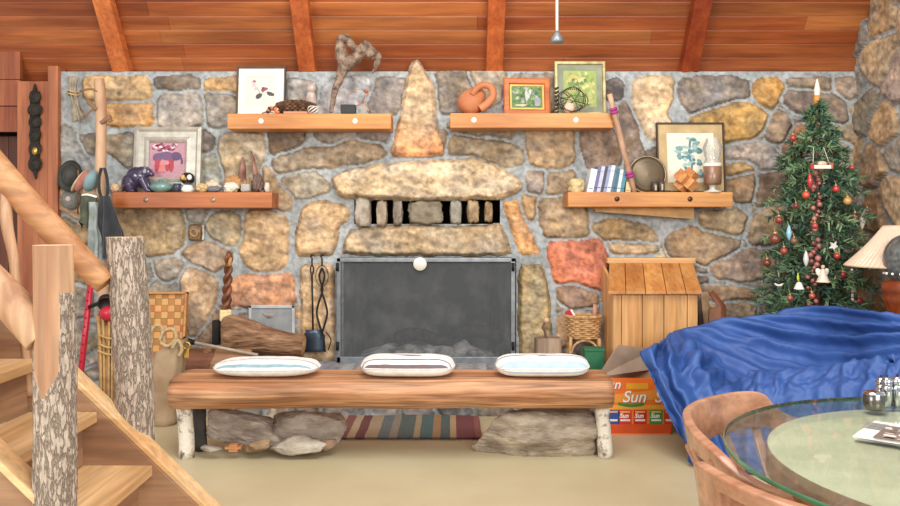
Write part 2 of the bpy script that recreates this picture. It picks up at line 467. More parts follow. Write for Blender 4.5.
# the worked stones around the fire are parts of the fireplace
KEYSTONE = [(418,58),(428,72),(435,87),(436,101),(440,135),(446,157),(420,158),(388,156),(397,127),(403,93),(406,77),(410,64)]
LINTEL = [(331,176),(348,169),(367,165),(401,161),(439,160),(471,157),(489,161),(507,170),(522,181),(521,191),(500,200),(460,201),(404,202),(367,200),(340,198),(332,184)]
MANTEL = [(342,257),(344,240),(352,227),(420,224),(460,226),(480,224),(502,223),(509,240),(514,257)]
SPLAY_L = [(300,212),(306,202),(325,199),(335,203),(346,203),(352,212),(349,222),(341,227),(338,245),(333,257),(300,258),(294,248),(296,228)]
SPLAY_R = [(502,201),(518,199),(523,214),(533,234),(541,256),(519,256),(509,224)]
JAMB_L = [(299,265),(315,263),(335,264),(336,310),(335,366),(299,366),(300,310)]
JAMB_R = [(517,263),(540,264),(545,272),(552,300),(553,340),(551,366),(518,366)]
FIRE_STONES = [KEYSTONE, LINTEL, MANTEL, SPLAY_L, SPLAY_R, JAMB_L, JAMB_R]
MORTAR = (172, 177, 178)


def finish_mesh(name, co, faces, col, m, parent=None, org=(0, 0, 0)):
    me = bpy.data.meshes.new(name)
    me.from_pydata((co - np.array(org)).tolist(), [], faces)
    ca = me.color_attributes.new('Col', 'FLOAT_COLOR', 'POINT')
    c4 = np.ones((len(co), 4)); c4[:, :3] = col
    ca.data.foreach_set('color', c4.ravel())
    me.polygons.foreach_set('use_smooth', [True] * len(me.polygons))
    me.materials.append(m); me.update()
    o = bpy.data.objects.new(name, me); COL.objects.link(o)
    if parent is not None: o.parent = parent
    return o


def nlin(c):
    c = np.clip(c / 255.0, 0, 1)
    return np.where(c <= 0.04045, c / 12.92, ((c + 0.055) / 1.055) ** 2.4)


def stone_field(xs, ys, polys, fill=None, seeds=None, keep=None, soft=2.4, hmax=0.026, palette=None, grow=0.0, ragged=1.1, gap=-50.0):
    """height (m) and colour of a rubble wall sampled on the pixel grid xs x ys"""
    X, Y = np.meshgrid(xs, ys)
    sh = X.shape
    x = X + fbm(X, Y, 12, 11, 4) * ragged * 2; y = Y + fbm(X, Y, 12, 31, 4) * ragged * 2
    D = np.full(sh, -1e3); ID = np.full(sh, -1); D2 = np.full(sh, -1e3)
    for i, (p, c) in enumerate(polys):
        p = chaikin(p, 1)
        bx0, by0 = p.min(0) - 18; bx1, by1 = p.max(0) + 18
        sel = (X > bx0) & (X < bx1) & (Y > by0) & (Y < by1)
        if not sel.any(): continue
        d = psdf(x[sel], y[sel], p) + grow
        dd = D[sel]; e2 = D2[sel]; better = (d > dd)
        e2 = np.where(better, dd, np.maximum(e2, d)); dd = np.where(better, d, dd)
        D[sel] = dd; D2[sel] = e2
        ii = ID[sel]; ii[better] = i; ID[sel] = ii
    D = np.minimum(D, (D - D2) / 2 - gap)
    cols = [c for _, c in polys]
    if seeds is not None:
        sx, sy = seeds[:, 0], seeds[:, 1]
        f1 = np.full(sh, 1e9); f2 = np.full(sh, 1e9); w = np.zeros(sh, int)
        for k in range(len(sx)):
            d = np.sqrt((x - sx[k]) ** 2 + ((y - sy[k]) * 1.25) ** 2)
            n1 = d < f1
            f2 = np.where(n1, f1, np.minimum(f2, d)); w = np.where(n1, k, w); f1 = np.where(n1, d, f1)
        dv = (f2 - f1) / 2 - 2.0
        dv = np.minimum(dv, -D - 2.2) if len(polys) else dv
        if keep is not None: dv = np.where(keep(X, Y), dv, -50)
        new = dv > np.maximum(D, 0)
        base = len(cols)
        r = np.random.default_rng(77)
        for k in range(len(sx)):
            c = np.array(palette[r.integers(len(palette))]) + r.normal(0, 9) + r.normal(0, 2, 3)
            cols.append(tuple(c))
        ID = np.where(new, base + w, ID); D = np.where(new, dv, D)
    ins = D > 0
    ID = np.where(ins, ID, -1)
    t = np.clip(D / soft, 0, 1); t = t * t * (3 - 2 * t)
    r = np.random.default_rng(9)
    n = len(cols) + 1
    tx, ty = r.normal(0, 0.00025, n), r.normal(0, 0.0003, n); base = r.uniform(0.55, 1.0, n)
    cx = np.array([np.mean([q[0] for q in p]) for p, _ in polys] + ([] if seeds is None else list(seeds[:, 0])) + [0.0])
    cy = np.array([np.mean([q[1] for q in p]) for p, _ in polys] + ([] if seeds is None else list(seeds[:, 1])) + [0.0])
    h = t * (base[ID] * hmax + (X - cx[ID]) * tx[ID] + (Y - cy[ID]) * ty[ID] + fbm(X, Y, 10, 51, 5) * 0.010 + np.abs(fbm(X, Y, 24, 251, 3)) * 0.016)
    h = np.where(ins, np.maximum(h, 0.002), fbm(X, Y, 7, 71, 3) * 0.006)
    C = np.array(cols + [MORTAR], float)[ID]
    n1 = fbm(X, Y, 30, 91, 4)[..., None]; n2 = fbm(X, Y, 6, 131, 3)[..., None]; n3 = fbm(X, Y, 20, 171, 3)[..., None]
    n5 = fbm(X, Y, 3.2, 411, 2)[..., None]
    n4 = fbm(X + 0.5 * Y, Y * 2.4 - 0.6 * X, 15, 211, 5)[..., None]
    S = C * (1.06 + 0.13 * n1 + 0.15 * n2 + 0.30 * n4 + 0.17 * n5) + n3 * np.array([17, 3, -16])
    Mo = C * (1 + 0.16 * n1 + 0.10 * n2)
    g_ = S.mean(-1, keepdims=True); S = g_ + (S - g_) * 0.82 + np.array([2, -1, 3])
    edge = np.clip(D / 3.0, 0, 1)[..., None]
    S = S * (0.86 + 0.14 * edge)
    return X, Y, h, np.where(ins[..., None], S, Mo), D


def grid_faces(nx, ny, drop):
    fs = []
    for j in range(ny - 1):
        for i in range(nx - 1):
            if drop is not None and drop[j, i]: continue
            a = j * nx + i
            fs.append((a, a + nx, a + nx + 1, a + 1))
    return fs


def jitter_seeds(x0, x1, y0, y1, step, seed, asp=0.75):
    r = np.random.default_rng(seed); out = []
    j = 0; y = y0
    while y < y1:
        x = x0 + (j % 2) * step * 0.5
        while x < x1:
            out.append((x + r.uniform(-0.36, 0.36) * step, y + r.uniform(-0.34, 0.34) * step * asp)); x += step * r.uniform(0.8, 1.3)
        y += step * asp; j += 1
    return np.array(out)


PAL = [(176, 152, 114), (156, 140, 112), (190, 158, 112), (148, 134, 112), (166, 150, 128), (140, 124, 102), (180, 146, 104), (160, 152, 136)]
step = 1.35
xs = np.arange(60, 858 + step, step); ys = np.arange(71.5, 402, step)
keep = lambda X, Y: ((X < 112) & (Y > 185)) | ((Y > 262) & (X < 185)) | ((Y > 305) & (X < 300)) | ((Y > 300) & (X > 556)) | ((X > 752) & (Y > 96)) | ((X > 655) & (Y > 240))
seeds = jitter_seeds(60, 860, 90, 402, 47, 3)
X, Y, h, C, D = stone_field(xs, ys, STONES, seeds=seeds, keep=keep, palette=PAL, grow=3.4, gap=1.3)
drop = ((X > 343) & (X < 510) & (Y > 258) & (Y < 361)) | ((X > 353.5) & (X < 500) & (Y > 199) & (Y < 224))
drop = drop[:-1, :-1]
co = np.stack([(X - CX) / F * W, W - h, CH - (Y - HY) / F * W], -1).reshape(-1, 3)
faces = grid_faces(len(xs), len(ys), drop)
# thickness on top of the wall so that the ceiling boards run on behind it
nx = len(xs); top0 = len(co)
back = co[:nx].copy(); back[:, 1] = W + 0.45
co = np.concatenate([co, back]); C2 = np.concatenate([nlin(C).reshape(-1, 3), nlin(C)[0]])
faces += [(i, i + 1, top0 + i + 1, top0 + i) for i in range(nx - 1)]
wall = structure(finish_mesh('wall_back', co, faces, C2, M_stone))
wall['label'] = 'rubble stone wall with pale grey mortar joints'

# right wall: the same rubble, running towards the viewer
RXW = 3.0
u = np.arange(0, 330, 2.0); v = np.arange(-90, 402, 2.0)
sd = jitter_seeds(-20, 340, -95, 410, 46, 21, 0.95)
Xr, Yr, hr, Cr, Dr = stone_field(u, v, [], seeds=sd, palette=PAL, hmax=0.035)
co = np.stack([RXW - hr, W - 0.0 * Xr - Xr / F * W, CH - (Yr - HY) / F * W], -1).reshape(-1, 3)
wr = structure(finish_mesh('wall_right', co, grid_faces(len(u), len(v), None), nlin(Cr).reshape(-1, 3), M_stone))


def stone_patch(name, poly, colour, parent, org, hmax=0.05, thick=0.05, base=0.0, tint=None):
    p = np.array(poly, float); st = 1.0
    a = np.arange(p[:, 0].min() - 4, p[:, 0].max() + 5, st); b = np.arange(p[:, 1].min() - 4, p[:, 1].max() + 5, st)
    X, Y, h, C, D = stone_field(a, b, [(poly, colour)], hmax=hmax, soft=5, ragged=1.0)
    if tint is not None:
        k = tint(X, Y)[..., None]; C = C * (1 - k) + C * (np.array(tint.col) / np.array(colour)) * k
    ok = D > -0.2
    q = ok[:-1, :-1] & ok[1:, :-1] & ok[:-1, 1:] & ok[1:, 1:]
    co = np.stack([(X - CX) / F * W, W - base - np.where(D > 0, h, 0), CH - (Y - HY) / F * W], -1).reshape(-1, 3)
    fs = grid_faces(len(a), len(b), ~q)
    bm = bmesh.new()
    used = sorted({i for f in fs for i in f}); mp = {i: k for k, i in enumerate(used)}
    lay = bm.verts.layers.float_color.new('Col')
    vs = [bm.verts.new(co[i] - np.array(org)) for i in used]
    cl = nlin(C).reshape(-1, 3)
    for i, vv in zip(used, vs): vv[lay] = (*cl[i], 1)
    for f in fs:
        bm.faces.new([vs[mp[i]] for i in f]).smooth = True
    be = [e for e in bm.edges if e.is_boundary]
    ex = bmesh.ops.extrude_edge_only(bm, edges=be)
    for g in ex['geom']:
        if isinstance(g, bmesh.types.BMVert): g.co.y += thick
    bmesh.ops.recalc_face_normals(bm, faces=bm.faces)
    me = bpy.data.meshes.new(name); bm.to_mesh(me); bm.free()
    me.materials.append(M_stone)
    o = bpy.data.objects.new(name, me); COL.objects.link(o); o.parent = parent
    return o


FO = (0.0, W, HZ)
fire = thing('fireplace', 'built-in stone fireplace with big tan lintel stone and slotted vent above the firebox', 'fireplace', FO)
class T:
    pass
def low(X, Y): return np.clip((Y - 120) / 30, 0, 1) * 0.8
class Tint:
    def __init__(s, f, col): s.f = f; s.col = col
    def __call__(s, X, Y): return s.f(X, Y)
stone_patch('keystone', KEYSTONE, (206, 176, 130), fire, FO, 0.05, 0.07, 0.015, Tint(low, (216, 146, 90)))['label'] = 'tall tapering tan stone'
stone_patch('lintel_stone', LINTEL, (212, 186, 142), fire, FO, 0.09, 0.09, 0.02)
stone_patch('mantel_stone', MANTEL, (180, 158, 120), fire, FO, 0.07, 0.06, 0.0)
stone_patch('jamb_stone', SPLAY_L, (198, 166, 120), fire, FO, 0.06, 0.05)
stone_patch('jamb_stone', SPLAY_R, (226, 168, 106), fire, FO, 0.04, 0.05)
stone_patch('jamb_stone', JAMB_L, (204, 170, 122), fire, FO, 0.05, 0.05)
stone_patch('jamb_stone', JAMB_R, (180, 156, 104), fire, FO, 0.06, 0.05)
for k, (x0, x1, y0, y1, c) in enumerate([(355, 371, 199, 226, (206, 196, 184)), (376.5, 387, 201, 226, (196, 180, 164)), (393, 402.5, 201, 224, (170, 160, 148)), (409, 442, 202, 223, (162, 152, 136)),
                                         (450, 461.5, 201, 223, (178, 176, 166)), (467.5, 479, 201, 222, (190, 168, 136)), (484.5, 492.5, 203, 221, (186, 160, 128))]):
    a = P(x0, y1, W - 0.02); b = P(x1, y0, W - 0.02)
    cc = (a + b) / 2 + Vector((0, 0.02, 0))
    rock(cc, ((b.x - a.x) / 2, 0.07, (b.z - a.z) / 2 + 0.006), 10 + k, 4, 0.6, 0.16, col=c, facet=.1).build('vent_stone', M_rockpale, fire)
# dark slot behind the vent stones
mb = MB(); a = P(350, 228, W); b = P(503, 196, W)
x0, x1, z0, z1 = a.x, b.x, a.z, b.z
yb = W + 0.35
mb.add([(x0, W, z0), (x1, W, z0), (x1, W, z1), (x0, W, z1), (x0, yb, z0), (x1, yb, z0), (x1, yb, z1), (x0, yb, z1)],
       [(4, 5, 6, 7), (0, 1, 5, 4), (3, 7, 6, 2), (0, 4, 7, 3), (1, 2, 6, 5)])
mb.build('vent_slot', M_dark, fire)
# firebox
mb = MB(); a = P(341, 361, W); b = P(512, 257, W)
x0, x1, z0, z1 = a.x, b.x, HZ - 0.01, b.z
yb = W + 0.6; s = 0.16
mb.add([(x0, W - 0.01, z0), (x1, W - 0.01, z0), (x1, W - 0.01, z1), (x0, W - 0.01, z1), (x0 + s, yb, z0), (x1 - s, yb, z0), (x1 - s, yb - .1, z1), (x0 + s, yb - .1, z1)],
       [(4, 5, 6, 7), (0, 1, 5, 4), (3, 7, 6, 2), (0, 4, 7, 3), (1, 2, 6, 5)])
mb.build('firebox', M_soot, fire)
# ash bed and burnt logs inside
rows = []
for i in range(40):
    r_ = []
    for j in range(24):
        xx = x0 + 0.12 + (x1 - x0 - 0.24) * i / 39; yy = W + 0.04 + 0.42 * j / 23
        e = min(1, 5 * min(i / 39, 1 - i / 39), 4 * min(j / 23, 1 - j / 23))
        r_.append((xx, yy, HZ + e * (0.07 + 0.05 * noise.fractal(Vector((xx * 7, yy * 7, 2)), 1, 2, 4))))
    rows.append(r_)
tag(MB().grid(rows).build('ash_bed', M_ash), 'bed of pale grey ash on the firebox floor', 'ash', kind='stuff')
M_char = mat('charred_wood', (92, 84, 78), 0.95, col2=(40, 36, 34), ns=18, bump=0.8)
for k, (xa, xb, yy, zz, lb) in enumerate([(-0.42, 0.02, W + 0.2, HZ + 0.13, 'shorter charred log lying in the ash toward the tool hooks'), (0.02, 0.52, W + 0.26, HZ + 0.15, 'longer charred log lying in the ash toward the wood bin')]):
    pts = [(xa + (xb - xa) * t, yy + 0.05 * math.sin(3 * t + k), zz + 0.03 * math.sin(5 * t)) for t in np.linspace(0, 1, 9)]
    tag(MB().tube(pts, [0.04, 0.05, 0.055, 0.05, 0.052, 0.048, 0.05, 0.044, 0.03], 12).build('charred_log', M_char), lb, 'firewood', 'burnt logs in the firebox')
# ------------------------------------------------------------------ floor, hearth, ceiling, left panelling
mb = MB(); mb.box((0.5, 3.0, -0.05), (9.4, 8.4, 0.1)); structure(mb.build('floor', M_floor))
mb = MB(); R = random.Random(3)
# hearth: rough stone step along the wall
xa, xb = P(72, 371, 5.48).x, P(607, 371, 5.48).x
def hearth_front(px, py):
    return 0
u = np.arange(72, 608, 2.0); v = np.arange(370.5, 416, 1.5)
hs = jitter_seeds(60, 620, 366, 420, 34, 8, 0.6)
Xh, Yh, hh, Ch, Dh = stone_field(u, v, [], seeds=hs, palette=[(150, 148, 142), (136, 134, 130), (164, 158, 146), (146, 138, 126)], hmax=0.04)
co = np.stack([(Xh - CX) / F * 5.48, 5.48 - hh, np.maximum(CH - (Yh - HY) / F * 5.48, 0)], -1).reshape(-1, 3)
fs = grid_faces(len(u), len(v), None); n0 = len(u); m0 = len(co)
co[:n0, 2] = HZ
bk = co[:n0].copy(); bk[:, 1] = W + 0.02; bk[:, 2] = HZ
cc = nlin(Ch); top = np.concatenate([nlin(np.full((n0, 3), 150.0))])
co = np.concatenate([co, bk]); fs += [(i, i + 1, m0 + i + 1, m0 + i) for i in range(n0 - 1)]
hearth = structure(finish_mesh('trim_1', co, fs, np.concatenate([cc.reshape(-1, 3), top]), M_stone))
hearth['label'] = 'low grey stone hearth step along the wall'
# ceiling: horizontal boards on a slope that rises towards the viewer
SL = 1.3
def ceil_z(y): return 2.5765 + SL * (W - y)
mb = MB(); bw = 0.108; n = 30; cs = 1 / math.sqrt(1 + SL * SL); R = random.Random(11)
yc = W + 0.36
tones = [(255, 236, 214), (232, 200, 176), (250, 226, 206), (255, 250, 236), (240, 210, 190), (255, 240, 222)]
k = 0
while yc > 3.3:
    y1 = yc - bw * cs
    x = -4.6
    while x < 3.2:
        L = R.uniform(2.2, 3.6); x2 = min(x + L, 3.3)
        c = tones[R.randrange(6)]; f_ = R.uniform(0.86, 1.0); c = tuple(q * f_ for q in c)
        g = 0.003
        za, zb = ceil_z(yc), ceil_z(y1)
        mb.add([(x, yc - g, za + g * SL), (x2 - .002, yc - g, za + g * SL), (x2 - .002, y1 + g, zb - g * SL), (x, y1 + g, zb - g * SL),
                (x, yc, za + .03), (x2, yc, za + .03), (x2, y1, zb + .03), (x, y1, zb + .03)],
               [(0, 1, 2, 3), (0, 4, 5, 1), (1, 5, 6, 2), (2, 6, 7, 3), (3, 7, 4, 0)], False, c)
        x = x2
    yc = y1; k += 1
structure(mb.build('ceiling', M_ceil))
mb = MB(); mb.add([(-4.6, W + .4, ceil_z(W + .4) + .06), (3.3, W + .4, ceil_z(W + .4) + .06), (3.3, 3.3, ceil_z(3.3) + .06), (-4.6, 3.3, ceil_z(3.3) + .06)], [(0, 1, 2, 3)])
structure(mb.build('ceiling_backing', M_dark))
for i, (px, c) in enumerate([(120.5, (255, 250, 245)), (307, (240, 225, 215)), (494.5, (238, 215, 200)), (690, (190, 150, 130))]):
    X0 = (px - CX) / F * W
    w = 0.062
    mb = MB()
    ya, yb = W + 0.36, 3.3
    d = 0.15
    mb.add([(X0 - w, ya, ceil_z(ya)), (X0 + w, ya, ceil_z(ya)), (X0 + w, ya, ceil_z(ya) - d), (X0 - w, ya, ceil_z(ya) - d),
            (X0 - w, yb, ceil_z(yb)), (X0 + w, yb, ceil_z(yb)), (X0 + w, yb, ceil_z(yb) - d), (X0 - w, yb, ceil_z(yb) - d)],
           [(0, 1, 2, 3), (4, 7, 6, 5), (0, 4, 5, 1), (2, 6, 7, 3), (1, 5, 6, 2), (0, 3, 7, 4)], False, c)
    o = mb.build('trim_%d' % (4 + i), M_rafter, bevel=0.006); o['label'] = 'sloping wooden rafter'
    o['kind'] = 'structure'
# panelled wall beyond the staircase, with a doorway
def wx(px): return (px - CX) / F * W
mb = MB(); R = random.Random(5)
# header boards above the doorway
zt = P(0, 132, W).z
mb.box(((wx(20) - 4.6) / 2, W + 0.02, zt + 0.29), (wx(20) + 4.6, 0.04, 0.19), col=(250, 230, 215))
mb.box(((wx(20) - 4.6) / 2, W + 0.02, zt + 0.095), (wx(20) + 4.6, 0.04, 0.185), col=(225, 195, 175))
mb.box(((wx(20) - 4.6) / 2, W + 0.02, zt + 0.58), (wx(20) + 4.6, 0.04, 0.38), col=(240, 220, 200))
# vertical boards inside the doorway
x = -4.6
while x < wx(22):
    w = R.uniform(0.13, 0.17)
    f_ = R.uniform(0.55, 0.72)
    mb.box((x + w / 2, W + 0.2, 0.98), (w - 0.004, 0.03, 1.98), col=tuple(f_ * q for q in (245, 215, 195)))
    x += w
structure(mb.build('wall_left', M_panel))
mb = MB(); mb.box((-3.6, W + .26, 1.5), (2.3, 0.02, 3.0)); structure(mb.build('wall_left_backing', M_dark))
def zz(py): return P(0, py, W).z
mb = MB(); mb.box(((wx(20) + wx(51)) / 2, W - 0.01, zz(82) / 2), (wx(51) - wx(20), 0.06, zz(82)), col=(250, 235, 220)); structure(mb.build('trim_2', M_panel, bevel=.004))
mb = MB(); mb.box(((wx(51) + wx(61)) / 2, W + 0.01, zz(67) / 2), (wx(61) - wx(51), 0.12, zz(67)), col=(255, 240, 228)); structure(mb.build('trim_3', M_panel, bevel=.004))

# ------------------------------------------------------------------ fire screen
so = P(426, 362, 5.80); so.z = HZ
scr = thing('fire_screen', 'wide grey metal fire screen with fine wire mesh standing before the firebox', 'fire screen', tuple(so))
Ys = 5.80
a = P(337, 357, Ys); b = P(516, 258, Ys); zt = b.z
mb = MB()
w = 0.028
mb.box(((a.x + b.x) / 2, Ys, zt - w / 2), (b.x - a.x, 0.03, w)); mb.box(((a.x + b.x) / 2, Ys, HZ + w / 2 + .002), (b.x - a.x, 0.03, w + .03))
mb.box((a.x + w / 2, Ys, (zt + HZ) / 2), (w, 0.03, zt - HZ)); mb.box((b.x - w / 2 - .004, Ys, (zt + HZ) / 2), (w + .01, 0.03, zt - HZ))
mb.build('frame', M_steel, scr, bevel=.003)
mb = MB(); mb.add([(a.x + w, Ys, HZ + .03), (b.x - w, Ys, HZ + .03), (b.x - w, Ys, zt - w), (a.x + w, Ys, zt - w)], [(0, 1, 2, 3)])
mb.build('mesh_panel', M_mesh, scr)
for px in (337.5, 513):
    for py in (267, 346):
        c = P(px, py, Ys - .02); mb = MB(); mb.box(c, (.022, .02, .06)); mb.tube([c + Vector((0, -.012, -.03)), c + Vector((0, -.012, .03))], .008, 8)
        mb.build('hinge', M_black, scr)
mb = MB(); mb.box((b.x - .004, Ys - .012, (zt + HZ) / 2), (.008, .012, zt - HZ - .02)); mb.build('edge_bar', M_black, scr)
M_cream = mat('cream_enamel', (240, 236, 222), 0.4, col2=(228, 222, 206), ns=20)
c = P(420, 264, Ys - .02)
mb = MB(); mb.lathe([(0.0001, -.014), (.034, -.014), (.046, -.008), (.049, 0), (.046, .006), (.0001, .006)], (0, 0, 0), 28, M=Matrix.Translation(c) @ Matrix.Rotation(pi / 2, 4, 'X')); mb.build('medallion', M_cream, scr)['label'] = 'round cream medallion'

# small grey clean-out door in the wall
mb = MB(); a = P(249, 336, W - .03); b = P(295, 305, W - .03)
do = thing('cleanout_door', 'small grey metal hatch set in the wall beside the tool hooks', 'hatch', ((a.x + b.x) / 2, W - .03, a.z))
w = .022
mb.box(((a.x + b.x) / 2, W - .03, b.z - w / 2), (b.x - a.x, .03, w)); mb.box(((a.x + b.x) / 2, W - .03, a.z + w / 2), (b.x - a.x, .03, w))
mb.box((a.x + w / 2, W - .03, (a.z + b.z) / 2), (w, .03, b.z - a.z)); mb.box((b.x - w / 2, W - .03, (a.z + b.z) / 2), (w, .03, b.z - a.z))
mb.build('frame', mat('pale_metal', (196, 198, 198), .6, ns=10), do, bevel=.003)
mb = MB(); mb.box(((a.x + b.x) / 2, W - .026, (a.z + b.z) / 2), (b.x - a.x - .04, .014, b.z - a.z - .04)); mb.build('door_panel', mat('dull_metal', (158, 160, 160), .6, ns=10), do)

# ------------------------------------------------------------------ log bench
bo = (-.32, 4.52, 0)
bench = thing('log_bench', 'long half-log bench with peeled rounded front standing before the hearth', 'bench', bo)
xl, xr = -1.535, 0.892
prof = [(4.375, .445), (4.40, .46), (4.67, .462), (4.69, .44), (4.68, .36), (4.62, .305), (4.52, .285), (4.44, .29), (4.385, .315), (4.348, .36), (4.345, .41)]
prof = [(q.x, q.y) for q in cat([(p[0], p[1], 0) for p in prof], 4, True)]
rows = []
for i in range(60):
    t = i / 59; x = xl + (xr - xl) * t
    r_ = []
    for j, (y, z) in enumerate(prof):
        k = 0.012 * noise.fractal(Vector((x * 1.2, y * 6, z * 6)), 1, 2, 3)
        e = 0.97 if i in (0, 59) else 1
        r_.append((x + 0.02 * (y - 4.5) * (1 if t < .5 else -1), 4.52 + (y - 4.52 + k * (1 if z < .455 else 0)) * e, .375 + (z - .375 + k * .6) * e))
    rows.append(r_)
mb = MB(); mb.grid(rows, True, wrap=True)
n = len(prof); v0 = len(mb.v)
mb.f.append(tuple(range(n))); mb.c.append((1, 1, 1)); mb.sm.append(False)
mb.f.append(tuple(range((59) * n, 60 * n))); mb.c.append((1, 1, 1)); mb.sm.append(False)
mb.build('seat_log', M_log, bench)
def leg(x, y, r, h0, m, seed):
    pts = [(x + .01 * math.sin(3 * t + seed), y, h0 * t) for t in np.linspace(0, 1, 8)]
    rr = [r * (1 + .06 * noise.noise(Vector((seed, t * 3, 0)))) for t in range(8)]
    MB().tube(pts, rr, 16).build('leg', m, bench)
leg(P(185, 0, 4.5).x, 4.5, .043, .31, M_birch, 1)
leg(P(604, 0, 4.5).x, 4.5, .042, .31, M_birch, 2)
M_darkleg = mat('dark_post', (78, 74, 70), .9, ns=12)
leg(P(201, 0, 4.64).x, 4.64, .038, .31, M_darkleg, 3)
leg(P(596, 0, 4.62).x, 4.62, .04, .31, M_birch, 4)

# stones under the bench
def boulder(px0, px1, py0, py1, Y, dep, seed, lab, col, box=.5, amp=.18, rot=0.0, name='boulder', grp=None, facet=.12, cuts=9):
    a = P(px0, py1, Y); b = P(px1, py0, Y)
    c = (a + b) / 2
    R_ = ry(rot)
    o = rock(c, ((b.x - a.x) / 2 * 1.14, dep, (b.z - a.z) / 2 * 1.16), seed, 5, box, amp * .6, 1.7, col, R=R_, facet=facet * .4, cuts=cuts).build(name, M_rock)
    return tag(o, lab, 'stone', grp)
boulder(479, 588, 413, 457, 4.60, .14, 31, 'big block of rough grey-brown stone under the bench beside the rug', (240, 234, 226), .8, .14, .02, cuts=4)
boulder(210, 288, 411, 441, 4.60, .11, 33, 'flat grey slab tilted on small stones under the bench', (222, 216, 214), .45, .2, .10, cuts=7)
boulder(276, 342, 412, 444, 4.66, .1, 35, 'grey angular stone between the tilted slab and the rug', (226, 220, 216), .6, .2, -.1, cuts=6)
boulder(268, 323, 437, 453, 4.48, .05, 37, 'pale speckled flat stone lying in front of the grey angular stone', (255, 255, 250), .5, .15, -.12)
boulder(246, 268, 441, 452, 4.47, .04, 38, 'small tan block of stone under the tilted slab', (240, 215, 180), .7, .1, 0)
boulder(202, 221, 446, 452, 4.47, .035, 39, 'thin grey stone chip by the birch leg of the bench', (215, 212, 210), .6, .1, 0)
boulder(318, 336, 440, 449, 4.52, .035, 40, 'small brown stone next to the pale speckled one', (205, 180, 160), .5, .1, 0)
mb = MB(); a = P(225, 452, 4.45); b = P(241, 446, 4.45)
mb.box(((a.x + b.x) / 2, 4.47, a.z + .022), (b.x - a.x, .05, .012)); mb.box(((a.x + b.x) / 2, 4.47, a.z + .008), (.05, .04, .016)); mb.box(((a.x + b.x) / 2, 4.47, a.z + .034), (.045, .035, .012))
a = mb.build('wood_wedge', mat('orange_wood', (206, 140, 88), .6, ns=10)); tag(a, 'small orange wooden wedge under the tilted grey slab', 'wedge')

# rug lying flat between the stones
M_rug = mat('rug_weave', WHITE, .95, col2=(222, 218, 212), ns=90, attr=True, bump=.4, bs=120)
mb = MB(); x0, x1 = P(322, 0, 4.9).x, P(482, 0, 4.9).x; y0, y1 = 4.86, 5.42
stripes = [((196, 172, 140), .10), ((140, 92, 86), .06), ((190, 166, 136), .05), ((120, 76, 74), .06), ((178, 156, 126), .08), ((110, 118, 118), .07), ((150, 140, 124), .05), ((96, 108, 104), .10),
           ((170, 150, 116), .04), ((90, 112, 112), .08), ((168, 132, 96), .05), ((92, 108, 106), .06), ((186, 160, 122), .04), ((128, 76, 78), .12), ((150, 96, 90), .04)]
tot = sum(s[1] for s in stripes); x = x0
for c, w in stripes:
    w = w / tot * (x1 - x0)
    rows = [[(x + w * i / 3, y0 + (y1 - y0) * j / 12, .014 + .005 * math.sin(9 * (x + w * i / 3)) * math.sin(j)) for j in range(13)] for i in range(4)]
    mb.grid(rows, False, c); mb.add([(x, y0, 0.001), (x + w, y0, .001), (x + w, y0, .014), (x, y0, .014)], [(0, 1, 2, 3)], False, tuple(q * .6 for q in c))
    for j in range(3):
        mb.tube([(x + w * (j + .5) / 3, y0, .006), (x + w * (j + .5) / 3, y0 - .03, .003)], .0022, 4, col=(120, 96, 78))
    x += w
tag(mb.build('woven_rug', M_rug), 'flat striped rug in faded red, teal and tan under the bench', 'rug')

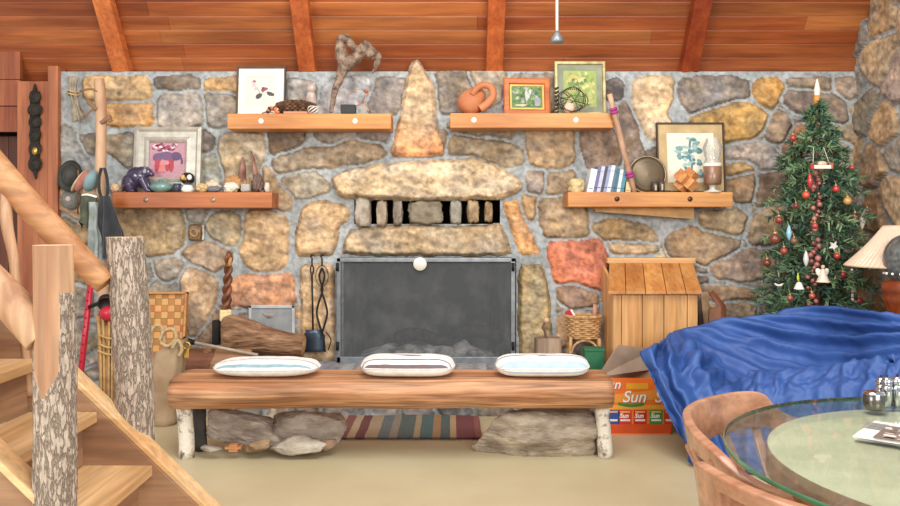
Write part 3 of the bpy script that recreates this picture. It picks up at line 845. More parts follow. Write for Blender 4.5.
# ------------------------------------------------------------------ cushions on the bench
M_cloth = mat('white_ticking', WHITE, .9, col2=(238, 238, 238), ns=30, attr=True, bump=.15, bs=160, sheen=.2)
def cushion(px0, px1, Yc, dep, hgt, stripes, lab, rotz=0.0, ex=3.2):
    xc = ((px0 + px1) / 2 - CX) / F * Yc; w = (px1 - px0) / F * Yc
    t = thing('bench_cushion', lab, 'cushion', (xc, Yc, .462), 'striped cushions on the bench', (0, 0, rotz))
    nu, nv = 44, 72
    def col(u, v):
        for s0, s1, c in stripes:
            if s0 <= v < s1: return c
        return (246, 244, 240)
    mb = MB()
    for side in (1, -1):
        pts = []
        for i in range(nu + 1):
            r_ = []
            for j in range(nv + 1):
                a, b = i / nu * 2 - 1, j / nv * 2 - 1
                pin = 1 - .10 * (a * a) * (b * b) ; 
                th = max(0, (1 - abs(a) ** ex)) ** .5 * max(0, (1 - abs(b) ** 3.2)) ** .5
                x = a * w / 2 * (1 - .05 * (1 - b * b) * abs(a) ** 3 * -1 - .05 * b * b * 0) * pin; y = b * dep / 2 * pin
                wr = .006 * noise.noise(Vector((x * 14, y * 14, side))) * (1 - th * .4)
                z = hgt / 2 + side * hgt / 2 * th * (1 if side > 0 else .96) + (wr if side > 0 else 0)
                r_.append(Vector((x, y, max(z, 0.001))))
            pts.append(r_)
        for i in range(nu):
            for j in range(nv):
                c = col((i + .5) / nu, (j + .5) / nv if side > 0 else -1 if j > 6 else -.2 - j / 72)
                mb.add([pts[i][j], pts[i + 1][j], pts[i + 1][j + 1], pts[i][j + 1]], [(0, 1, 2, 3)], True, c)
    o = mb.build('cover', M_cloth, t, world=False)
    bm = bmesh.new(); bm.from_mesh(o.data); bmesh.ops.remove_doubles(bm, verts=bm.verts, dist=.0004); bmesh.ops.recalc_face_normals(bm, faces=bm.faces); bm.to_mesh(o.data); bm.free()
    # corded seam and a stitched tuft in the middle
    seam = []
    for k in range(96):
        a = 2 * pi * k / 96; ca, sa = math.cos(a), math.sin(a)
        m_ = max(abs(ca), abs(sa)); uu, vv = ca / m_, sa / m_
        pin = 1 - .10 * uu * uu * vv * vv
        seam.append((uu * w / 2 * pin, vv * dep / 2 * pin, hgt / 2))
    MB().tube(seam, .0035, 6, closed=True, col=(236, 234, 230)).build('seam', M_cloth, t, world=False)
    return t
teal = (150, 180, 188); dk = (120, 104, 108); bl = (184, 204, 218); sl = (120, 150, 158)
cushion(217, 318, 4.50, .25, .10, [(.02, .07, teal), (.30, .36, teal), (.74, .84, (214, 170, 162))], 'white cushion with teal stripes at the bench end near the leaning log', .02)
c2 = cushion(363, 453, 4.50, .26, .115, [(.0, .022, dk), (.13, .17, dk), (.72, .80, dk), (.88, .94, dk)], 'white cushion with thin dark stripes in the middle of the bench', -.02, 6)
c3 = cushion(497, 587, 4.50, .26, .115, [(-.24, -.2, bl), (.0, .10, bl), (.42, .50, sl), (.74, .84, sl)], 'white cushion with broad pale blue band at the bench end near the orange box', .0, 6)
for c, L_ in ((c2, .085), (c3, .03)):
    mb = MB(); mb.ell((0, -.02, .1145), (L_, .011, .004), rz(.25 if L_ < .05 else -.12), 14, 6, (112, 96, 92)); mb.build('tuft', M_cloth, c, world=False)
# ------------------------------------------------------------------ shelves
YF = 5.66            # front edge of the shelves
SHELF = {}
def shelf(key, x0, x1, y0, y1, lab, m, plugs, pcol, depth=W - YF + .01):
    a = P(x0, y1, YF); b = P(x1, y0, YF)
    c = ((a.x + b.x) / 2, YF + depth / 2, a.z)
    t = thing('wall_shelf', lab, 'shelf', c, 'thick wooden shelves on the stone wall')
    MB().box((c[0], c[1], (a.z + b.z) / 2), (b.x - a.x, depth, b.z - a.z)).build('board', m, t, bevel=.006)
    for px, py in plugs:
        q = P(px, py, YF); mb = MB()
        mb.lathe([(.0001, -.004), (.016, -.004), (.020, .002), (.022, .006)], (0, 0, 0), 14, M=Matrix.Translation(q) @ Matrix.Rotation(pi / 2, 4, 'X') @ Matrix.Rotation(pi, 4, 'X'))
        mb.build('bolt_cap', pcol, t)
    SHELF[key] = b.z
    return t
M_white = mat('white_plastic', (246, 244, 238), .4, ns=10, col2=(236, 234, 228))
M_dullcap = mat('dull_bolt', (168, 140, 118), .35, metal=.5, ns=10)
M_darkcap = mat('dark_bolt', (92, 58, 36), .35, metal=.5, ns=10)
shelf('A', 112, 272, 192, 208, 'reddish wooden shelf carrying the bear figurine and the silver frame', M_shelf, [(146, 200), (213, 200)], M_dullcap)
shelf('B', 227, 391, 113.5, 129, 'orange wooden shelf under the driftwood and white botanical frame', M_shelf2, [(261, 121), (355, 121)], M_white)
shelf('C', 450, 615, 113, 128, 'wooden shelf under the clay jug and the two green pictures', M_shelf2, [(474, 120), (576, 120)], M_white)
shD = shelf('D', 568, 733, 192, 207, 'pale wooden shelf holding the books and the tree print', M_shelf2, [(617, 199), (690, 199)], M_darkcap)
mb = MB(); a = P(596, 207, YF + .1); b = P(695, 207, YF + .1); yb = W - .02
za = P(0, 207, YF).z
mb.add([(a.x, YF + .12, za), (b.x, YF + .12, za), (b.x, YF + .12, za - .085), (a.x, YF + .12, za - .03), (a.x, yb, za), (b.x, yb, za), (b.x, yb, za - .085), (a.x, yb, za - .03)],
       [(0, 1, 2, 3), (4, 7, 6, 5), (0, 4, 5, 1), (2, 6, 7, 3), (1, 5, 6, 2), (0, 3, 7, 4)])
mb.build('bracket_block', mat('plywood', (204, 160, 104), .7, ns=10), shD)


def SP(px, key, Y=5.76):
    """point on a shelf top"""
    return Vector(((px - CX) / F * Y, Y, SHELF[key]))


# ------------------------------------------------------------------ framed pictures
def frame(px0, px1, pytop, key, Y, fw, fm, lab, mount=None, mw=0.0, inner=None, base=None, depth=.022, lean=.10, tilt=0.0, cat_='picture frame', steps=0, pyb=None):
    zb = SHELF[key] if key else base
    x0, x1 = (px0 - CX) / F * Y, (px1 - CX) / F * Y
    zt = P(0, pytop, Y).z; H = (zt - zb) / math.cos(lean); w = x1 - x0
    t = thing('picture_frame', lab, cat_, ((x0 + x1) / 2, Y, zb), None, (-lean, 0, tilt))
    mb = MB()
    def ring(o, i, y0, y1, z0=0.0):
        # o, i: outer/inner inset
        xo, zo, xi, zi = w / 2 - o, H - o, w / 2 - i, H - i
        v = [(-xo, y0, o), (xo, y0, o), (xo, y0, zo), (-xo, y0, zo), (-xi, y1, i), (xi, y1, i), (xi, y1, zi), (-xi, y1, zi)]
        mb.add(v, [(0, 1, 5, 4), (1, 2, 6, 5), (2, 3, 7, 6), (3, 0, 4, 7)])
    d = depth
    ring(0, 0, d, 0)                       # outer side
    if steps:
        for k in range(steps):
            f0, f1 = k / steps, (k + 1) / steps
            ring(fw * f0, fw * (f0 + .6 / steps), -d * .2 * k * (-1 if k % 2 else 1) * 0, -.012 if k % 2 == 0 else .0)
            ring(fw * (f0 + .6 / steps), fw * f1, -.012 if k % 2 == 0 else 0, .0)
    else:
        ring(0, fw * .2, 0, -.004); ring(fw * .2, fw * .8, -.004, -.004); ring(fw * .8, fw, -.004, .004)
    ring(fw, fw, .004 if not steps else 0, d * .7)
    mb.add([(-w / 2, d, 0), (w / 2, d, 0), (w / 2, d, H), (-w / 2, d, H)], [(0, 1, 2, 3)])
    mb.build('frame', fm, t, world=False)
    iw, ih = w - 2 * fw, H - 2 * fw
    if mount:
        mb = MB(); a, b = fw, fw + mw
        xo, zo, xi, zi = w / 2 - a, H - a, w / 2 - b, H - b
        v = [(-xo, .008, a), (xo, .008, a), (xo, .008, zo), (-xo, .008, zo), (-xi, .008, b), (xi, .008, b), (xi, .008, zi), (-xi, .008, zi)]
        mb.add(v, [(0, 1, 5, 4), (1, 2, 6, 5), (2, 3, 7, 6), (3, 0, 4, 7)]); mb.build('mat_board', mount, t, world=False)
    b = fw + mw
    def U(u, v, k=0): return Vector((-w / 2 + b + u * (w - 2 * b), .011 - .0006 * k, b + v * (H - 2 * b)))
    mb = MB()
    if inner: inner(mb, U)
    mb.build('print', M_print, t, world=False)
    return t
M_print = mat('print_paper', WHITE, .5, col2=(238, 238, 236), ns=40, attr=True)

def blob(mb, U, cx, cy, rx_, ry_, col, k, n=12, seed=0, amp=.15, rot=0.0):
    pts = []
    for i in range(n):
        a = 2 * pi * i / n; r = 1 + amp * noise.noise(Vector((math.cos(a) * 1.4, math.sin(a) * 1.4, seed)))
        x, y = rx_ * r * math.cos(a), ry_ * r * math.sin(a)
        pts.append(U(cx + x * math.cos(rot) - y * math.sin(rot), cy + x * math.sin(rot) + y * math.cos(rot), k))
    mb.poly(pts, col)
def paper(mb, U, col): mb.poly([U(0, 0), U(1, 0), U(1, 1), U(0, 1)], col)
def foliage_field(mb, U, base, cols, n, seed, s=(.03, .09)):
    R = random.Random(seed); paper(mb, U, base)
    for k in range(n):
        r = R.uniform(*s); x, y = R.uniform(r, 1 - r), R.uniform(r, 1 - r)
        blob(mb, U, x, y, r, r * R.uniform(.5, 1.0), cols[R.randrange(len(cols))], 1 + k * .02, 9, k, .4, R.uniform(0, 3))
def stroke(mb, U, pts, w, col, k):
    for (x0, y0), (x1, y1) in zip(pts, pts[1:]):
        d = math.hypot(x1 - x0, y1 - y0) + 1e-6; nx_, ny_ = -(y1 - y0) / d * w, (x1 - x0) / d * w
        mb.poly([U(x0 + nx_, y0 + ny_, k), U(x1 + nx_, y1 + ny_, k), U(x1 - nx_, y1 - ny_, k), U(x0 - nx_, y0 - ny_, k)], col)

# silver frame with the pink and purple animal picture
def art_animal(mb, U):
    paper(mb, U, (190, 140, 152)); R = random.Random(2)
    for i in range(26): blob(mb, U, R.uniform(.08, .7), R.uniform(.74, .94), .07, .03, [(160, 60, 84), (232, 210, 218), (120, 52, 90), (196, 110, 130)][i % 4], .5, 8, i + 60, .5, R.uniform(-.6, .6))
    for i in range(12): blob(mb, U, R.uniform(.1, .6), R.uniform(.76, .92), .06, .035, [(176, 70, 90), (240, 226, 230), (150, 60, 96)][i % 3], 1, 8, i, .4)
    blob(mb, U, .42, .56, .34, .17, (112, 82, 118), 2, 18, 3, .2); blob(mb, U, .74, .6, .15, .12, (92, 66, 104), 3, 12, 5, .2)
    for x in (.22, .36, .5, .62): blob(mb, U, x, .34, .07, .19, (178, 58, 66) if x != .36 else (222, 120, 110), 3, 10, x * 9, .2)
    blob(mb, U, .44, .42, .12, .07, (206, 140, 150), 4, 10, 8, .3); blob(mb, U, .3, .15, .16, .03, (196, 110, 130), 4, 10, 9, .3)
    stroke(mb, U, [(.84, .6), (.9, .5), (.9, .38)], .03, (92, 66, 104), 4)
frame(132, 199.5, 126, 'A', 5.785, .112, mat('silver_gilt', (198, 193, 180), .35, metal=.2, col2=(168, 162, 148), ns=14), 'silver-white stepped picture frame holding a pink and purple animal picture', None, .0, art_animal, steps=3, depth=.03)

def art_flower(mb, U):
    paper(mb, U, (236, 226, 206))
    stroke(mb, U, [(.5, .38), (.42, .52), (.3, .66), (.24, .8)], .012, (130, 128, 110), 1); stroke(mb, U, [(.5, .38), (.62, .58)], .012, (130, 128, 110), 1)
    for x, y, s in ((.24, .8, .09), (.32, .6, .07), (.2, .7, .06)): blob(mb, U, x, y, s, s * .8, (222, 186, 190), 2, 10, x * 7, .4)
    blob(mb, U, .26, .84, .06, .04, (168, 92, 108), 3, 9, 1, .3); blob(mb, U, .6, .56, .12, .07, (150, 78, 100), 2, 10, 4, .4, .4); blob(mb, U, .56, .6, .05, .05, (110, 60, 80), 3, 10, 6, .4)
    blob(mb, U, .42, .34, .13, .08, (74, 70, 72), 3, 11, 5, .3, .6); blob(mb, U, .82, .42, .14, .07, (78, 74, 76), 3, 11, 7, .3, -.3)
frame(235.5, 285, 65.5, 'B', 5.785, .014, mat('thin_dark_frame', (84, 70, 60), .5, ns=10), 'white botanical picture with dark leaves in a thin dark frame', mat('cream_mount', (240, 234, 216), .8, col2=(234, 228, 210), ns=8), .058, art_flower)

def art_garden(mb, U):
    foliage_field(mb, U, (96, 128, 66), [(70, 110, 50), (120, 150, 84), (60, 92, 48), (150, 160, 120), (176, 176, 160), (84, 130, 60), (140, 144, 150)], 90, 5)
    for i, x in enumerate((.5, .55, .48, .6)): blob(mb, U, x, .45 + .1 * i, .05, .13, (196, 198, 186), 3 + i, 9, i, .5)
    blob(mb, U, .3, .12, .2, .05, (206, 196, 160), 4, 10, 3, .4); blob(mb, U, .84, .3, .1, .2, (150, 150, 160), 4, 10, 4, .4); blob(mb, U, .84, .14, .1, .06, (160, 164, 160), 5, 9, 6, .3)
M_orangef = wood('orange_frame', (208, 118, 48), (178, 88, 28), 'x', .35)
frame(504, 551, 77.5, 'C', 5.78, .045, M_orangef, 'orange wooden picture frame with a green garden photograph', mat('gold_lip', (210, 170, 90), .4, metal=.5, ns=8), .012, art_garden, tilt=.08)
def art_meadow(mb, U):
    foliage_field(mb, U, (160, 172, 96), [(150, 170, 84), (180, 186, 112), (130, 152, 72), (198, 196, 130), (110, 134, 64), (190, 178, 100)], 120, 9, (.04, .12))
    for i in range(8): blob(mb, U, .3 + .06 * i, .72 - .02 * i * (i % 3), .06, .05, (206, 200, 130) if i % 2 else (100, 122, 60), 4, 9, i, .5)
frame(555, 606.5, 60, 'C', 5.79, .026, mat('gilt_frame', (196, 180, 130), .4, metal=.35, col2=(150, 132, 88), ns=12), 'tall gilt picture frame with a yellow-green meadow print on a grey-green mount', mat('sage_mount', (150, 156, 132), .8, ns=8), .040, art_meadow)
def art_tree(mb, U):
    paper(mb, U, (238, 232, 210)); R = random.Random(4)
    tl = (120, 160, 164); dk_ = (86, 132, 140)
    stroke(mb, U, [(.5, .16), (.52, .35), (.46, .55), (.5, .86)], .025, dk_, 2)
    for i in range(26):
        y = R.uniform(.5, .9); s = (1 - abs(y - .62) * 2) * .28
        blob(mb, U, .46 + R.uniform(-s, s), y, R.uniform(.04, .1), R.uniform(.02, .045), [tl, dk_, (160, 190, 188)][i % 3], 3 + i * .1, 9, i, .5, R.uniform(-.4, .4))
    for i in range(16): blob(mb, U, .52 + R.uniform(-.16, .2), R.uniform(.14, .5), R.uniform(.03, .07), R.uniform(.02, .05), [tl, (166, 196, 196), dk_][i % 3], 4 + i * .1, 9, i + 40, .5, R.uniform(-.5, .5))
    blob(mb, U, .62, .12, .22, .035, (110, 152, 156), 6, 12, 2, .5)
frame(658, 726.5, 121.5, 'D', 5.785, .014, mat('black_brown_frame', (72, 50, 38), .45, ns=10), 'framed blue-green tree print on a tan mount in a thin dark frame', mat('tan_mount', (206, 178, 130), .8, ns=8), .062, art_tree)

# ------------------------------------------------------------------ things on the lower shelf by the branch
M_purple = mat('purple_glaze', (78, 66, 96), .18, col2=(48, 42, 66), ns=7, coat=.6)
q = SP(138, 'A', 5.72)
t = thing('bear_figurine', 'glossy dark purple bear figurine with hunched back before the silver frame', 'figurine', tuple(q))
k = 5.72 / F
mb = MB()
def B(x, z, y=0): return Vector((q.x + x * k, q.y + y * k, q.z + z * k))
for x, z, y, rx_, rz_, ry_, a in [(-1, 16, 0, 10.5, 9.5, 8, .3), (-8, 9, 0, 8, 10, 8, 0), (4, 19.5, 0, 8, 6.5, 6.5, -.1), (9.5, 20, 0, 5, 4.6, 4.6, 0), (13.6, 18, 0, 3, 2.4, 2.8, .3)]:
    mb.ell(B(x, z, y), (rx_ * k, ry_ * k, rz_ * k), ry(a), 20, 12)
for y in (-4.5, 4.5):
    mb.tube([B(5, 14, y), B(8, 8, y), B(11, 1.6, y)], [4.2 * k, 3.4 * k, 2.6 * k], 12); mb.ell(B(12.5, 1.4, y), (3 * k, 2.2 * k, 1.5 * k))
    mb.tube([B(-8, 8, y), B(-6, 4, y), B(-8, 1.5, y)], [5.5 * k, 4 * k, 3 * k], 12); mb.ell(B(-5, 1.4, y), (3.6 * k, 2.4 * k, 1.5 * k))
    mb.ell(B(8, 24.4, y * .8), (1.6 * k, 1 * k, 1.8 * k))
mb.build('body', M_purple, t, mods=(REM(.0045), SMO(6)))

M_teal = mat('teal_glaze', (122, 158, 150), .25, col2=(86, 124, 120), ns=9, coat=.5)
q = SP(161.5, 'A', 5.71)
t = thing('lidded_dish', 'squat teal glazed pot with loop handle beside the bear', 'pot', tuple(q))
mb = MB(); mb.lathe([(.0001, 0), (.045, 0), (.075, .02), (.085, .04), (.07, .06), (.05, .068), (.0001, .07)], q, 24); mb.build('pot', M_teal, t)
mb = MB(); mb.tube([q + Vector((.035 * math.cos(a), 0, .066 + .026 * math.sin(a))) for a in np.linspace(0, pi, 9)], .007, 8); mb.build('handle', M_teal, t)
mb = MB(); mb.ell(q + Vector((-.005, -.0, .074)), (.012, .012, .01)); mb.build('knob', M_teal, t)
q = SP(177, 'A', 5.70)
t = thing('tiny_cup', 'tiny dark blue cup between the teal pot and the puffin', 'cup', tuple(q))
MB().lathe([(.0001, 0), (.02, 0), (.026, .03), (.028, .062), (.024, .062), (.02, .01), (.0001, .008)], q, 18).build('cup_body', mat('slate_glaze', (66, 74, 92), .3, ns=8), t)
MB().tube([q + Vector((.026 + .016 * math.sin(a), 0, .034 - .018 * math.cos(a))) for a in np.linspace(0, pi, 8)], .004, 6).build('handle', mat('slate_glaze2', (66, 74, 92), .3, ns=8), t)

q = SP(187.5, 'A', 5.71)
t = thing('bird_figurine', 'small black and white bird figurine with round head', 'figurine', tuple(q))
MB().lathe([(.0001, 0), (.036, .0), (.045, .022), (.03, .05), (.0001, .055)], q, 20).build('breast', M_white, t)
MB().ell(q + Vector((0, .0, .098)), (.052, .045, .045), None, 22, 14).build('head', mat('black_glaze', (26, 26, 30), .15, ns=6, coat=.6), t)
for sx, c in ((-.02, (214, 176, 90)), (.026, (244, 244, 240))):
    MB().ell(q + Vector((sx, -.038, .105)), (.018, .012, .02), None, 12, 8, c).build('cheek', M_attr_gloss, t)
MB().ell(q + Vector((.002, -.05, .09)), (.008, .02, .009), None, 10, 8, (206, 140, 70)).build('beak', M_attr_gloss, t)

def shell(px, key, Y, r, col, lab, seed, name='sea_shell', grp=None, amp=.25, dz=0.0, box=.1):
    q = SP(px, key, Y); mb = MB()
    rock(q + Vector((0, 0, r[2] + dz)), r, seed, 4, box, amp, 2.4, col, mb)
    return tag(mb.build(name, M_attr), lab, 'shell' if 'shell' in name else ('stone' if 'stone' in name else 'ornament'), grp)
shell(115, 'A', 5.70, (.028, .025, .03), (226, 190, 150), 'small cream and orange shell at the shelf end by the branch', 3)
shell(121, 'A', 5.78, (.024, .02, .045), (206, 196, 176), 'pale tall shell standing behind the bear figurine', 4)
G = 'shells and stones heaped on the reddish shelf'
shell(202, 'A', 5.69, (.036, .03, .03), (212, 180, 128), 'tan bumpy shell next to the bird figurine', 5, grp=G, amp=.5)
shell(214, 'A', 5.68, (.048, .03, .022), (112, 114, 120), 'smooth dark grey stone lying before the tan shells', 6, 'sea_stone', G, .1)
shell(213, 'A', 5.76, (.05, .03, .042), (222, 200, 170), 'large cream ridged shell behind the dark grey stone', 7, grp=G, amp=.4)
shell(231, 'A', 5.69, (.05, .03, .034), (236, 226, 204), 'white knobbly shell in the middle of the heap', 8, grp=G, amp=.4)
shell(233, 'A', 5.77, (.052, .03, .055), (196, 140, 84), 'brown and orange spiky shell at the top of the heap', 9, grp=G, amp=.55)
shell(246, 'A', 5.69, (.034, .03, .03), (186, 180, 172), 'small pale grey stone near the end of the heap', 10, 'sea_stone', G, .15, box=.5)
shell(246, 'A', 5.77, (.04, .03, .045), (168, 140, 96), 'olive-brown shell under the taller antler', 11, grp=G, amp=.4)
shell(258, 'A', 5.70, (.034, .03, .06), (122, 96, 84), 'dark knobbly coral lump under the curved antler tip', 12, 'coral_lump', G, .6)
shell(267, 'A', 5.70, (.018, .018, .034), (226, 214, 196), 'slim white shell at the very end of the shelf', 13, grp=G, amp=.3)
M_ant = mat('antler', (168, 122, 104), .6, col2=(112, 70, 58), ns=10)
for lab, pts, rr in (('broad reddish-brown antler standing on the shelf', [(242, 192), (242, 178), (243, 165), (242.5, 157)], [.034, .034, .022, .006]),
                     ('tall curved slim antler at the shelf end', [(256, 192), (256, 178), (254, 163), (251, 151)], [.028, .024, .016, .004])):
    pp = cat([Vector((P(a, b, 5.83).x, 5.83, P(a, b, 5.83).z)) for a, b in pts], 5)
    pp[0].z = SHELF['A']
    r_ = [float(np.interp(i / (len(pp) - 1), np.linspace(0, 1, 4), rr)) for i in range(len(pp))]
    tag(MB().tube(pp, r_, 12, flat=.6).build('antler', M_ant), lab, 'antler')

# ------------------------------------------------------------------ shelf with the driftwood
q = SP(296, 'B', 5.76)
M_cone = mat('pine_cone', (122, 92, 66), .85, col2=(70, 50, 38), ns=30, attr=True)
t = thing('pine_cone', 'long dark pine cone lying on its side on the orange shelf', 'pine cone', tuple(q))
mb = MB(); R = random.Random(1)
L_ = .26
for i in range(15):
    f_ = i / 14; x = -L_ / 2 + L_ * f_; r = .052 * math.sin(pi * (.12 + .82 * f_)) ** .7
    for j in range(9):
        a = 2 * pi * (j + .5 * (i % 2)) / 9
        d = Vector((0, math.cos(a), math.sin(a)))
        c = q + Vector((x, 0, .058)) + d * r * .75
        mb.ell(c, (.018, .012, .02), rx(a - pi / 2) @ ry(.6), 7, 5, (255, 240, 225) if R.random() > .4 else (200, 180, 160))
mb.build('scales', M_cone, t)
MB().tube([q + Vector((-L_ / 2, 0, .058)), q + Vector((L_ / 2 - .02, 0, .058))], .036, 10).build('core', M_cone, t)
MB().tube([q + Vector((L_ / 2 - .03, 0, .058)), q + Vector((L_ / 2 + .02, 0, .05))], .009, 8).build('stem', M_drift, t)
# low flat box the cone lies in front of
q = SP(296, 'B', 5.70)
tag(MB().box(q + Vector((0, 0, .009)), (.17, .05, .018), col=(200, 140, 110)).build('small_tray', M_attr, bevel=.003), 'thin pinkish wooden slab in front of the pine cone', 'tray')
q = SP(273, 'B', 5.70)
t = thing('dried_flower', 'orange and black dried flower lying in front of the white frame', 'flower', tuple(q))
mb = MB()
for i in range(11):
    a = pi * i / 10
    mb.ell(q + Vector((.034 * math.cos(a), -.01 + .01 * math.sin(5 * a), .014 + .028 * math.sin(a))), (.018, .008, .01), ry(-a), 8, 6, [(226, 120, 70), (60, 44, 40), (240, 190, 160)][i % 3])
mb.build('petals', M_attr, t)
MB().tube([q + Vector((-.08, 0, .006)), q + Vector((-.04, 0, .02)), q + Vector((0, 0, .012))], .004, 6, col=(150, 104, 70)).build('stem', M_attr, t)
M_crys = mat('pale_crystal', (206, 190, 176), .3, col2=(170, 150, 138), ns=12)
q = SP(311, 'B', 5.80)
t = thing('owl_figurine', 'small grey-pink carved bird standing behind the pine cone', 'figurine', tuple(q))
mb = MB(); mb.ell(q + Vector((0, 0, .1)), (.04, .03, .1)); mb.ell(q + Vector((.004, -.01, .2)), (.034, .03, .034)); mb.ell(q + Vector((-.018, -.01, .232)), (.008, .008, .014)); mb.ell(q + Vector((.026, -.01, .232)), (.008, .008, .014))
mb.build('body', M_crys, t, mods=(REM(.005), SMO(4)))
q = SP(313, 'B', 5.70)
t = thing('wire_ornament', 'small clear twisted glass ornament at the stem end of the pine cone', 'ornament', tuple(q))
for i in range(3):
    MB().tube([q + Vector((.036 * math.cos(a), .02 * math.sin(2 * a + i), .032 + .026 * math.sin(a + i))) for a in np.linspace(0, 2 * pi, 18)[:-1]], .0045, 6, closed=True, col=(226, 216, 204)).build('loop', M_attr_gloss, t)

# driftwood sculpture
q = SP(349, 'B', 5.70)
t = thing('driftwood_sculpture', 'twisted grey driftwood branch balanced on its thin end on the orange shelf', 'driftwood', tuple(q))
def D_(pts, rr, name, seg=5, sd=0):
    pp = [Vector((P(a, b, 5.70).x, 5.70 + (c if len(z_) > 2 else 0), P(a, b, 5.70).z)) for z_ in pts for a, b, c in [tuple(z_) + (0,) * (3 - len(z_))]]
    pp = cat(pp, seg); n = len(pp)
    r_ = [float(np.interp(i / (n - 1), np.linspace(0, 1, len(rr)), rr)) * (1 + .22 * noise.noise(Vector((i * .9, sd, 0)))) for i in range(n)]
    pp = [p + Vector((.006 * noise.noise(p * 40), .006 * noise.noise(p * 33 + Vector((3, 0, 0))), .006 * noise.noise(p * 37 + Vector((0, 5, 0))))) for p in pp]
    return MB().tube(pp, r_, 14).build(name, M_drift, t, mods=(SUB(1),))
D_([(331, 113.3), (334, 95), (339, 80), (344, 66), (342, 55), (340, 44), (343, 38), (349, 41), (355, 47)], [.014, .022, .03, .046, .05, .034, .03, .028, .012], 'trunk', sd=1)
D_([(343, 68), (350, 62), (356, 58), (361, 51), (365, 46), (371, 53), (378, 57), (376, 66), (372, 74)], [.048, .05, .044, .04, .036, .044, .03, .018, .006], 'branch', sd=2)
D_([(343, 40), (346, 36), (349, 36.5)], [.026, .018, .006], 'branch', sd=3)
D_([(358, 50), (352, 46), (347, 45)], [.026, .022, .016], 'branch', sd=4)
D_([(362, 48), (366, 44), (369, 48)], [.03, .03, .02], 'branch', sd=5)
# the black block carries a wire bird
q = SP(348.5, 'B', 5.69)
t = thing('wire_bird', 'copper and clear wire bird on a black block', 'ornament', tuple(q))
MB().box(q + Vector((0, 0, .032)), (.106, .07, .064)).build('block', mat('black_block', (34, 32, 30), .5, ns=12), t, bevel=.004)
mb = MB()
def wp(px, py, y=0): return Vector((P(px, py, 5.69).x, 5.69 + y, P(px, py, 5.69).z))
mb.tube(cat([wp(345, 105), wp(346, 98), wp(352, 92), wp(360, 89), wp(366, 92), wp(365, 100), wp(364, 108), wp(366, 112)], 5), .004, 6)
mb.tube(cat([wp(366, 92), wp(369, 90), wp(367, 95)], 4), .005, 6)
mb.tube(cat([wp(355, 107), wp(360, 104), wp(365, 106), wp(369, 111)], 5), .0035, 6)
mb.build('wire', mat('copper_wire', (206, 160, 130), .3, metal=.6, ns=10), t)
mb = MB(); mb.ell(wp(366, 91.5), (.018, .014, .012), ry(.5)); mb.build('head', mat('copper_ball', (196, 120, 80), .3, metal=.6, ns=10), t)

# ------------------------------------------------------------------ shelf with jug and pictures
q = SP(475, 'C', 5.75)
t = thing('clay_jug', 'terracotta ring-handled jug lying tilted at the shelf end', 'jug', tuple(q))
k = 5.75 / F
prof = [(.0001, -.105), (.06, -.10), (.10, -.06), (.112, 0), (.10, .05), (.075, .095), (.055, .125), (.042, .14), (.0001, .142)]
prof = [(a_ * .86, b_ * .86) for a_, b_ in prof]
mb = MB(); mb.lathe(prof, (0, 0, 0), 32, M=Matrix.Translation(q + Vector((-.03, .02, .09))) @ Matrix.Rotation(.75, 4, 'Y')); mb.build('body', M_clay, t)
mb = MB()
mb.tube(cat([Vector((P(a, b, 5.70).x, 5.70, P(a, b, 5.70).z)) for a, b in [(472, 95), (478, 87.5), (486, 85), (492, 89), (492.5, 97), (487, 104), (480, 109)]], 6), [.024] * 8 + [.024] * 8 + [.027] * 10 + [.03] * 11, 16); mb.build('handle', M_clay, t)

q = SP(572, 'C', 5.69)
t = thing('wire_nest', 'dark beaded wire nest holding a pale pink shell', 'ornament', tuple(q))
k = 5.69 / F
mb = MB(); M_dkbead = mat('dark_bead', (52, 40, 36), .35, ns=20)
R = random.Random(6)
for i in range(3):
    rr = (17 - i * 2) * k
    for a in np.linspace(0, 2 * pi, 46):
        c = q + Vector((rr * math.cos(a) * (.94 - .03 * i), -.01 * i + .02 * math.sin(a * 2 + i), 13.5 * k + 12 * k * math.sin(a) * (.9 + .06 * i)))
        mb.ell(c, (.0052,) * 3, None, 6, 4)
for i in range(7):
    c0 = q + Vector((-16 * k, 0, i * 4 * k + .006)); mb.ell(c0, (.011,) * 3, None, 7, 5); mb.ell(c0 + Vector((.012, -.01, .006)), (.009,) * 3, None, 7, 5)
for i in range(9):
    a = R.uniform(-1, 3); b = R.uniform(0, 5)
    mb.tube([q + Vector((14 * k * math.cos(a), 0, 12 * k + 11 * k * math.sin(a))), q + Vector((0, -.03, 14 * k)) + Vector((R.uniform(-.04, .04), 0, R.uniform(-.04, .04))), q + Vector((14 * k * math.cos(b), 0, 12 * k + 11 * k * math.sin(b)))], .0025, 5)
mb.build('wire', M_dkbead, t)
tag(rock(q + Vector((-.02, -.005, .042)), (.038, .03, .042), 3, 4, .05, .1, 2, (226, 190, 164)).build('sea_shell', M_attr), 'pale pink round shell inside the dark wire nest', 'shell')

